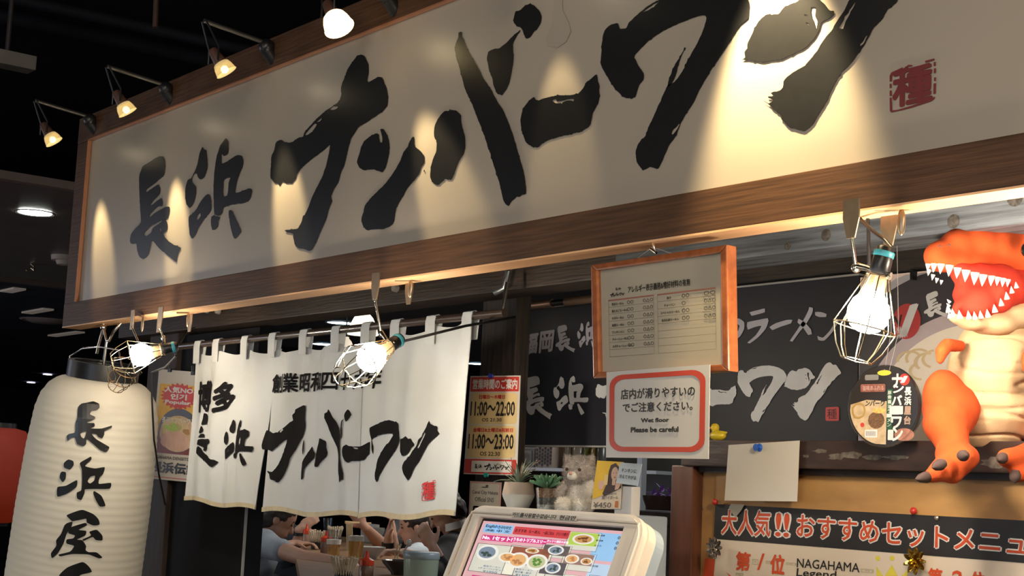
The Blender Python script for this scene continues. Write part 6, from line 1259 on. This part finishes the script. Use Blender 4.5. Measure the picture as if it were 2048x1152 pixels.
c0_ = at(1074, 938, KY); t = thing('document_tray', 'grey box with printed sheet on kitchen shelf behind the plants', 'box', V((c0_.x, KY, zm))); obj('box', MB().box(c0_.x-.07, c0_.x+.075, KY-.08, KY+.1, zm, at(1074, 897, KY).z), mat('tray_grey', (.30, .29, .27), rough=.5), t, bevel=.004); obj('sheet', MB().box(c0_.x-.05, c0_.x+.055, KY-.086, KY-.081, zm+.02, at(1074, 903, KY).z), mat('tray_sheet', (.48, .45, .40), (.36, .34, .3), rough=.6, ns=50), t)
c0_ = at(1112, 938, KY); zt3 = at(1112, 892, KY).z; t = thing('hexagon_box', 'small box printed with dark hexagon pattern on kitchen shelf', 'box', V((c0_.x, KY, zm))); w_ = .062; obj('box', MB().box(c0_.x-w_, c0_.x+w_, KY-.08, KY+.06, zm, zt3), mat('hex_pale', (.58, .44, .34), rough=.5), t, bevel=.002)
hexs = [[]]; hexs = []
for i in range(6):
    for j in range(9):
        cx_ = c0_.x-w_+.012+i*.0205; cz_ = zm+.014+j*.0175+(.00875 if i % 2 else 0)
        if cz_ < zt3-.008: hexs.append([[(cx_+.0092*math.cos(math.pi/3*k), cz_+.0088*math.sin(math.pi/3*k)) for k in range(6)]])
obj('hexagon_print', fill(hexs, lambda a, b: V((a, KY-.0812, b))), mat('hex_dark', (.05, .012, .014), rough=.5), t, smooth=False)['kind'] = 'stuff'
random.seed(21)
for i, (px, lab, col) in enumerate([(1150, 'brown paper bag on kitchen shelf right of the hexagon box', (.34, .26, .18)), (1163, 'tan tin standing on kitchen shelf above the plush kitten', (.40, .32, .22)), (1182, 'olive glass bottle on kitchen shelf, left of pair', (.22, .20, .05)), (1197, 'amber glass bottle on kitchen shelf, right of pair', (.40, .26, .08)), (1209, 'dark bottle on kitchen shelf beside wet floor notice', (.10, .09, .07))]):
    c0_ = at(px, 938, KY); r = .024 if i > 1 else .03; h = [.15, .14, .12, .14, .15][i]; p_ = V((c0_.x, KY-.02, zm))
    t = thing('kitchen_bottle' if i > 1 else 'kitchen_tin', lab, 'bottle' if i > 1 else 'tin', p_); m_ = mat('kb%d' % i, col, rough=.2)
    obj('body', MB().lathe([(r*.95, 0), (r, .005), (r, h*.65), (r*.45, h*.8), (r*.4, h)] if i > 1 else [(r, 0), (r, h*.85), (r*.9, h*.88)], p_, n=20), m_, t); obj('cap', MB().lathe([(r*.5, h*.97 if i > 1 else h*.86), (r*.5, h*1.08 if i > 1 else h*.95), (0, h*1.08 if i > 1 else h*.95)], p_, n=16), BLKPL if i % 2 else mat('cap_gold', (.5, .4, .2), rough=.3, metal=.6), t)
# staff member seen from behind in a black cap
H = atd(1327, 952, 9.2); s_ = .62
t = thing('person', 'staff member in black cap and black shirt seen from behind in kitchen', 'person', V((H.x, H.y, 0)))
fd = FW.copy(); fd.z = 0; fd.normalize(); fd = (fd-RT*.35).normalized(); sd = fd.cross(V((0, 0, 1)))
mb = MB().ell(H, (.060, .068, .085), 20, 14).cap_(H-V((0, 0, .06)), .042, H-V((0, 0, .14)), .045).ell(H-V((0, 0, .07))+fd*.03, (.045, .05, .045), 14, 10)
for k in (-1, 1): mb.ell(H+sd*k*.060-V((0, 0, .01)), (.010, .016, .024), 10, 8)
mb.cap_(H-V((0, 0, .2)), .1, H-V((0, 0, .7)), .11)
for k in (-1, 1): A = H+sd*k*.16-V((0, 0, .19)); B = A+V((0, 0, -.24))+sd*k*.03; C_ = B+fd*.2+V((0, 0, .03)); arm(mb, A, B, C_, .85); hand(mb, C_, fd, (0, 0, 1), .85, .6, left=k > 0); mb.cap_(H+sd*k*.07-V((0, 0, .7)), .08, H+sd*k*.08-V((0, 0, H.z-.08)), .05)
blob('body', mb, SKIN2, t, voxel=.008, smooth=3)
mb = MB().cap_(H+sd*.14-V((0, 0, .20)), .060, H-sd*.14-V((0, 0, .20)), .060).cap_(H-V((0, 0, .22)), .13, H-V((0, 0, .75)), .14)
for k in (-1, 1): A = H+sd*k*.16-V((0, 0, .19)); mb.cap_(A, .062, A+V((0, 0, -.16))+sd*k*.02, .056)
blob('shirt', mb, SH('staff_black', (.022, .022, .028)), t, voxel=.011, smooth=4)
obj('cap', MB().ell(H+V((0, 0, .022)), (.068, .074, .074), 24, 16), mat('cap_black', (.012, .012, .015), rough=.8), t)
obj('cap_brim', MB().ell(H+fd*.08+V((0, 0, .012)), (.05, .05, .008), 16, 8), mat('cap_black', (.012, .012, .015)), t)
cq = Pl(H-FW*.0765+V((0, 0, .03)), RT, UP); 
text(Quad(Pl(H-FW*.078+RT*.02+UP*.035, RT, V((0, 0, 1))), [(1331, 934), (1343, 944)]), 'S', mat('cap_red_letter', (.6, .06, .03)), t, .06); text(Quad(Pl(H-FW*.0785+RT*.02+UP*.035, RT, V((0, 0, 1))), [(1333, 938), (1345, 948)]), 'L', mat('cap_red_letter', (.6, .06, .03)), t, .06)
# orchid in a dark pot at the end of the cabinet
c = at(1325, 1014, 1.3); t = thing('orchid_pot', 'small purple flowered orchid in dark pot beside board post', 'potted plant', c)
obj('pot', MB().lathe([(.05, -.01), (.062, .02), (.065, .035), (.055, .035), (.05, .0)], c, n=24), mat('orchid_pot', (.06, .035, .03), rough=.4), t)
PU = mat('petal_purple', (.42, .22, .62), (.30, .14, .50), rough=.6, ns=60); ST = mat('stem_pale', (.32, .38, .22), rough=.6)
random.seed(4)
for k, (px, py) in enumerate([(1308, 985), (1324, 979), (1341, 986), (1316, 993), (1333, 992)]):
    h_ = at(px, py, 1.28); obj('stem', MB().tube([c+V((0, 0, .02)), c.lerp(h_, .5)+V((0, 0, .015)), h_], .0018, 6), ST, t)
    for j in range(5):
        d = V((random.uniform(-1, 1), -.6, random.uniform(-.6, 1))).normalized(); leaf(t, h_, d, .026, .007, .05, PU, n=4, nm='petal')
pt = at(1325, 1016, 1.3); tag(obj('side_table', MB().box(pt.x-.2, pt.x+.25, 1.15, 1.5, pt.z-.05, pt.z-.011).box(pt.x-.17, pt.x+.22, 1.18, 1.47, 0, pt.z-.05), DARKW, bevel=.004), 'dark cabinet holding the orchid behind the ordering kiosk', 'cabinet')
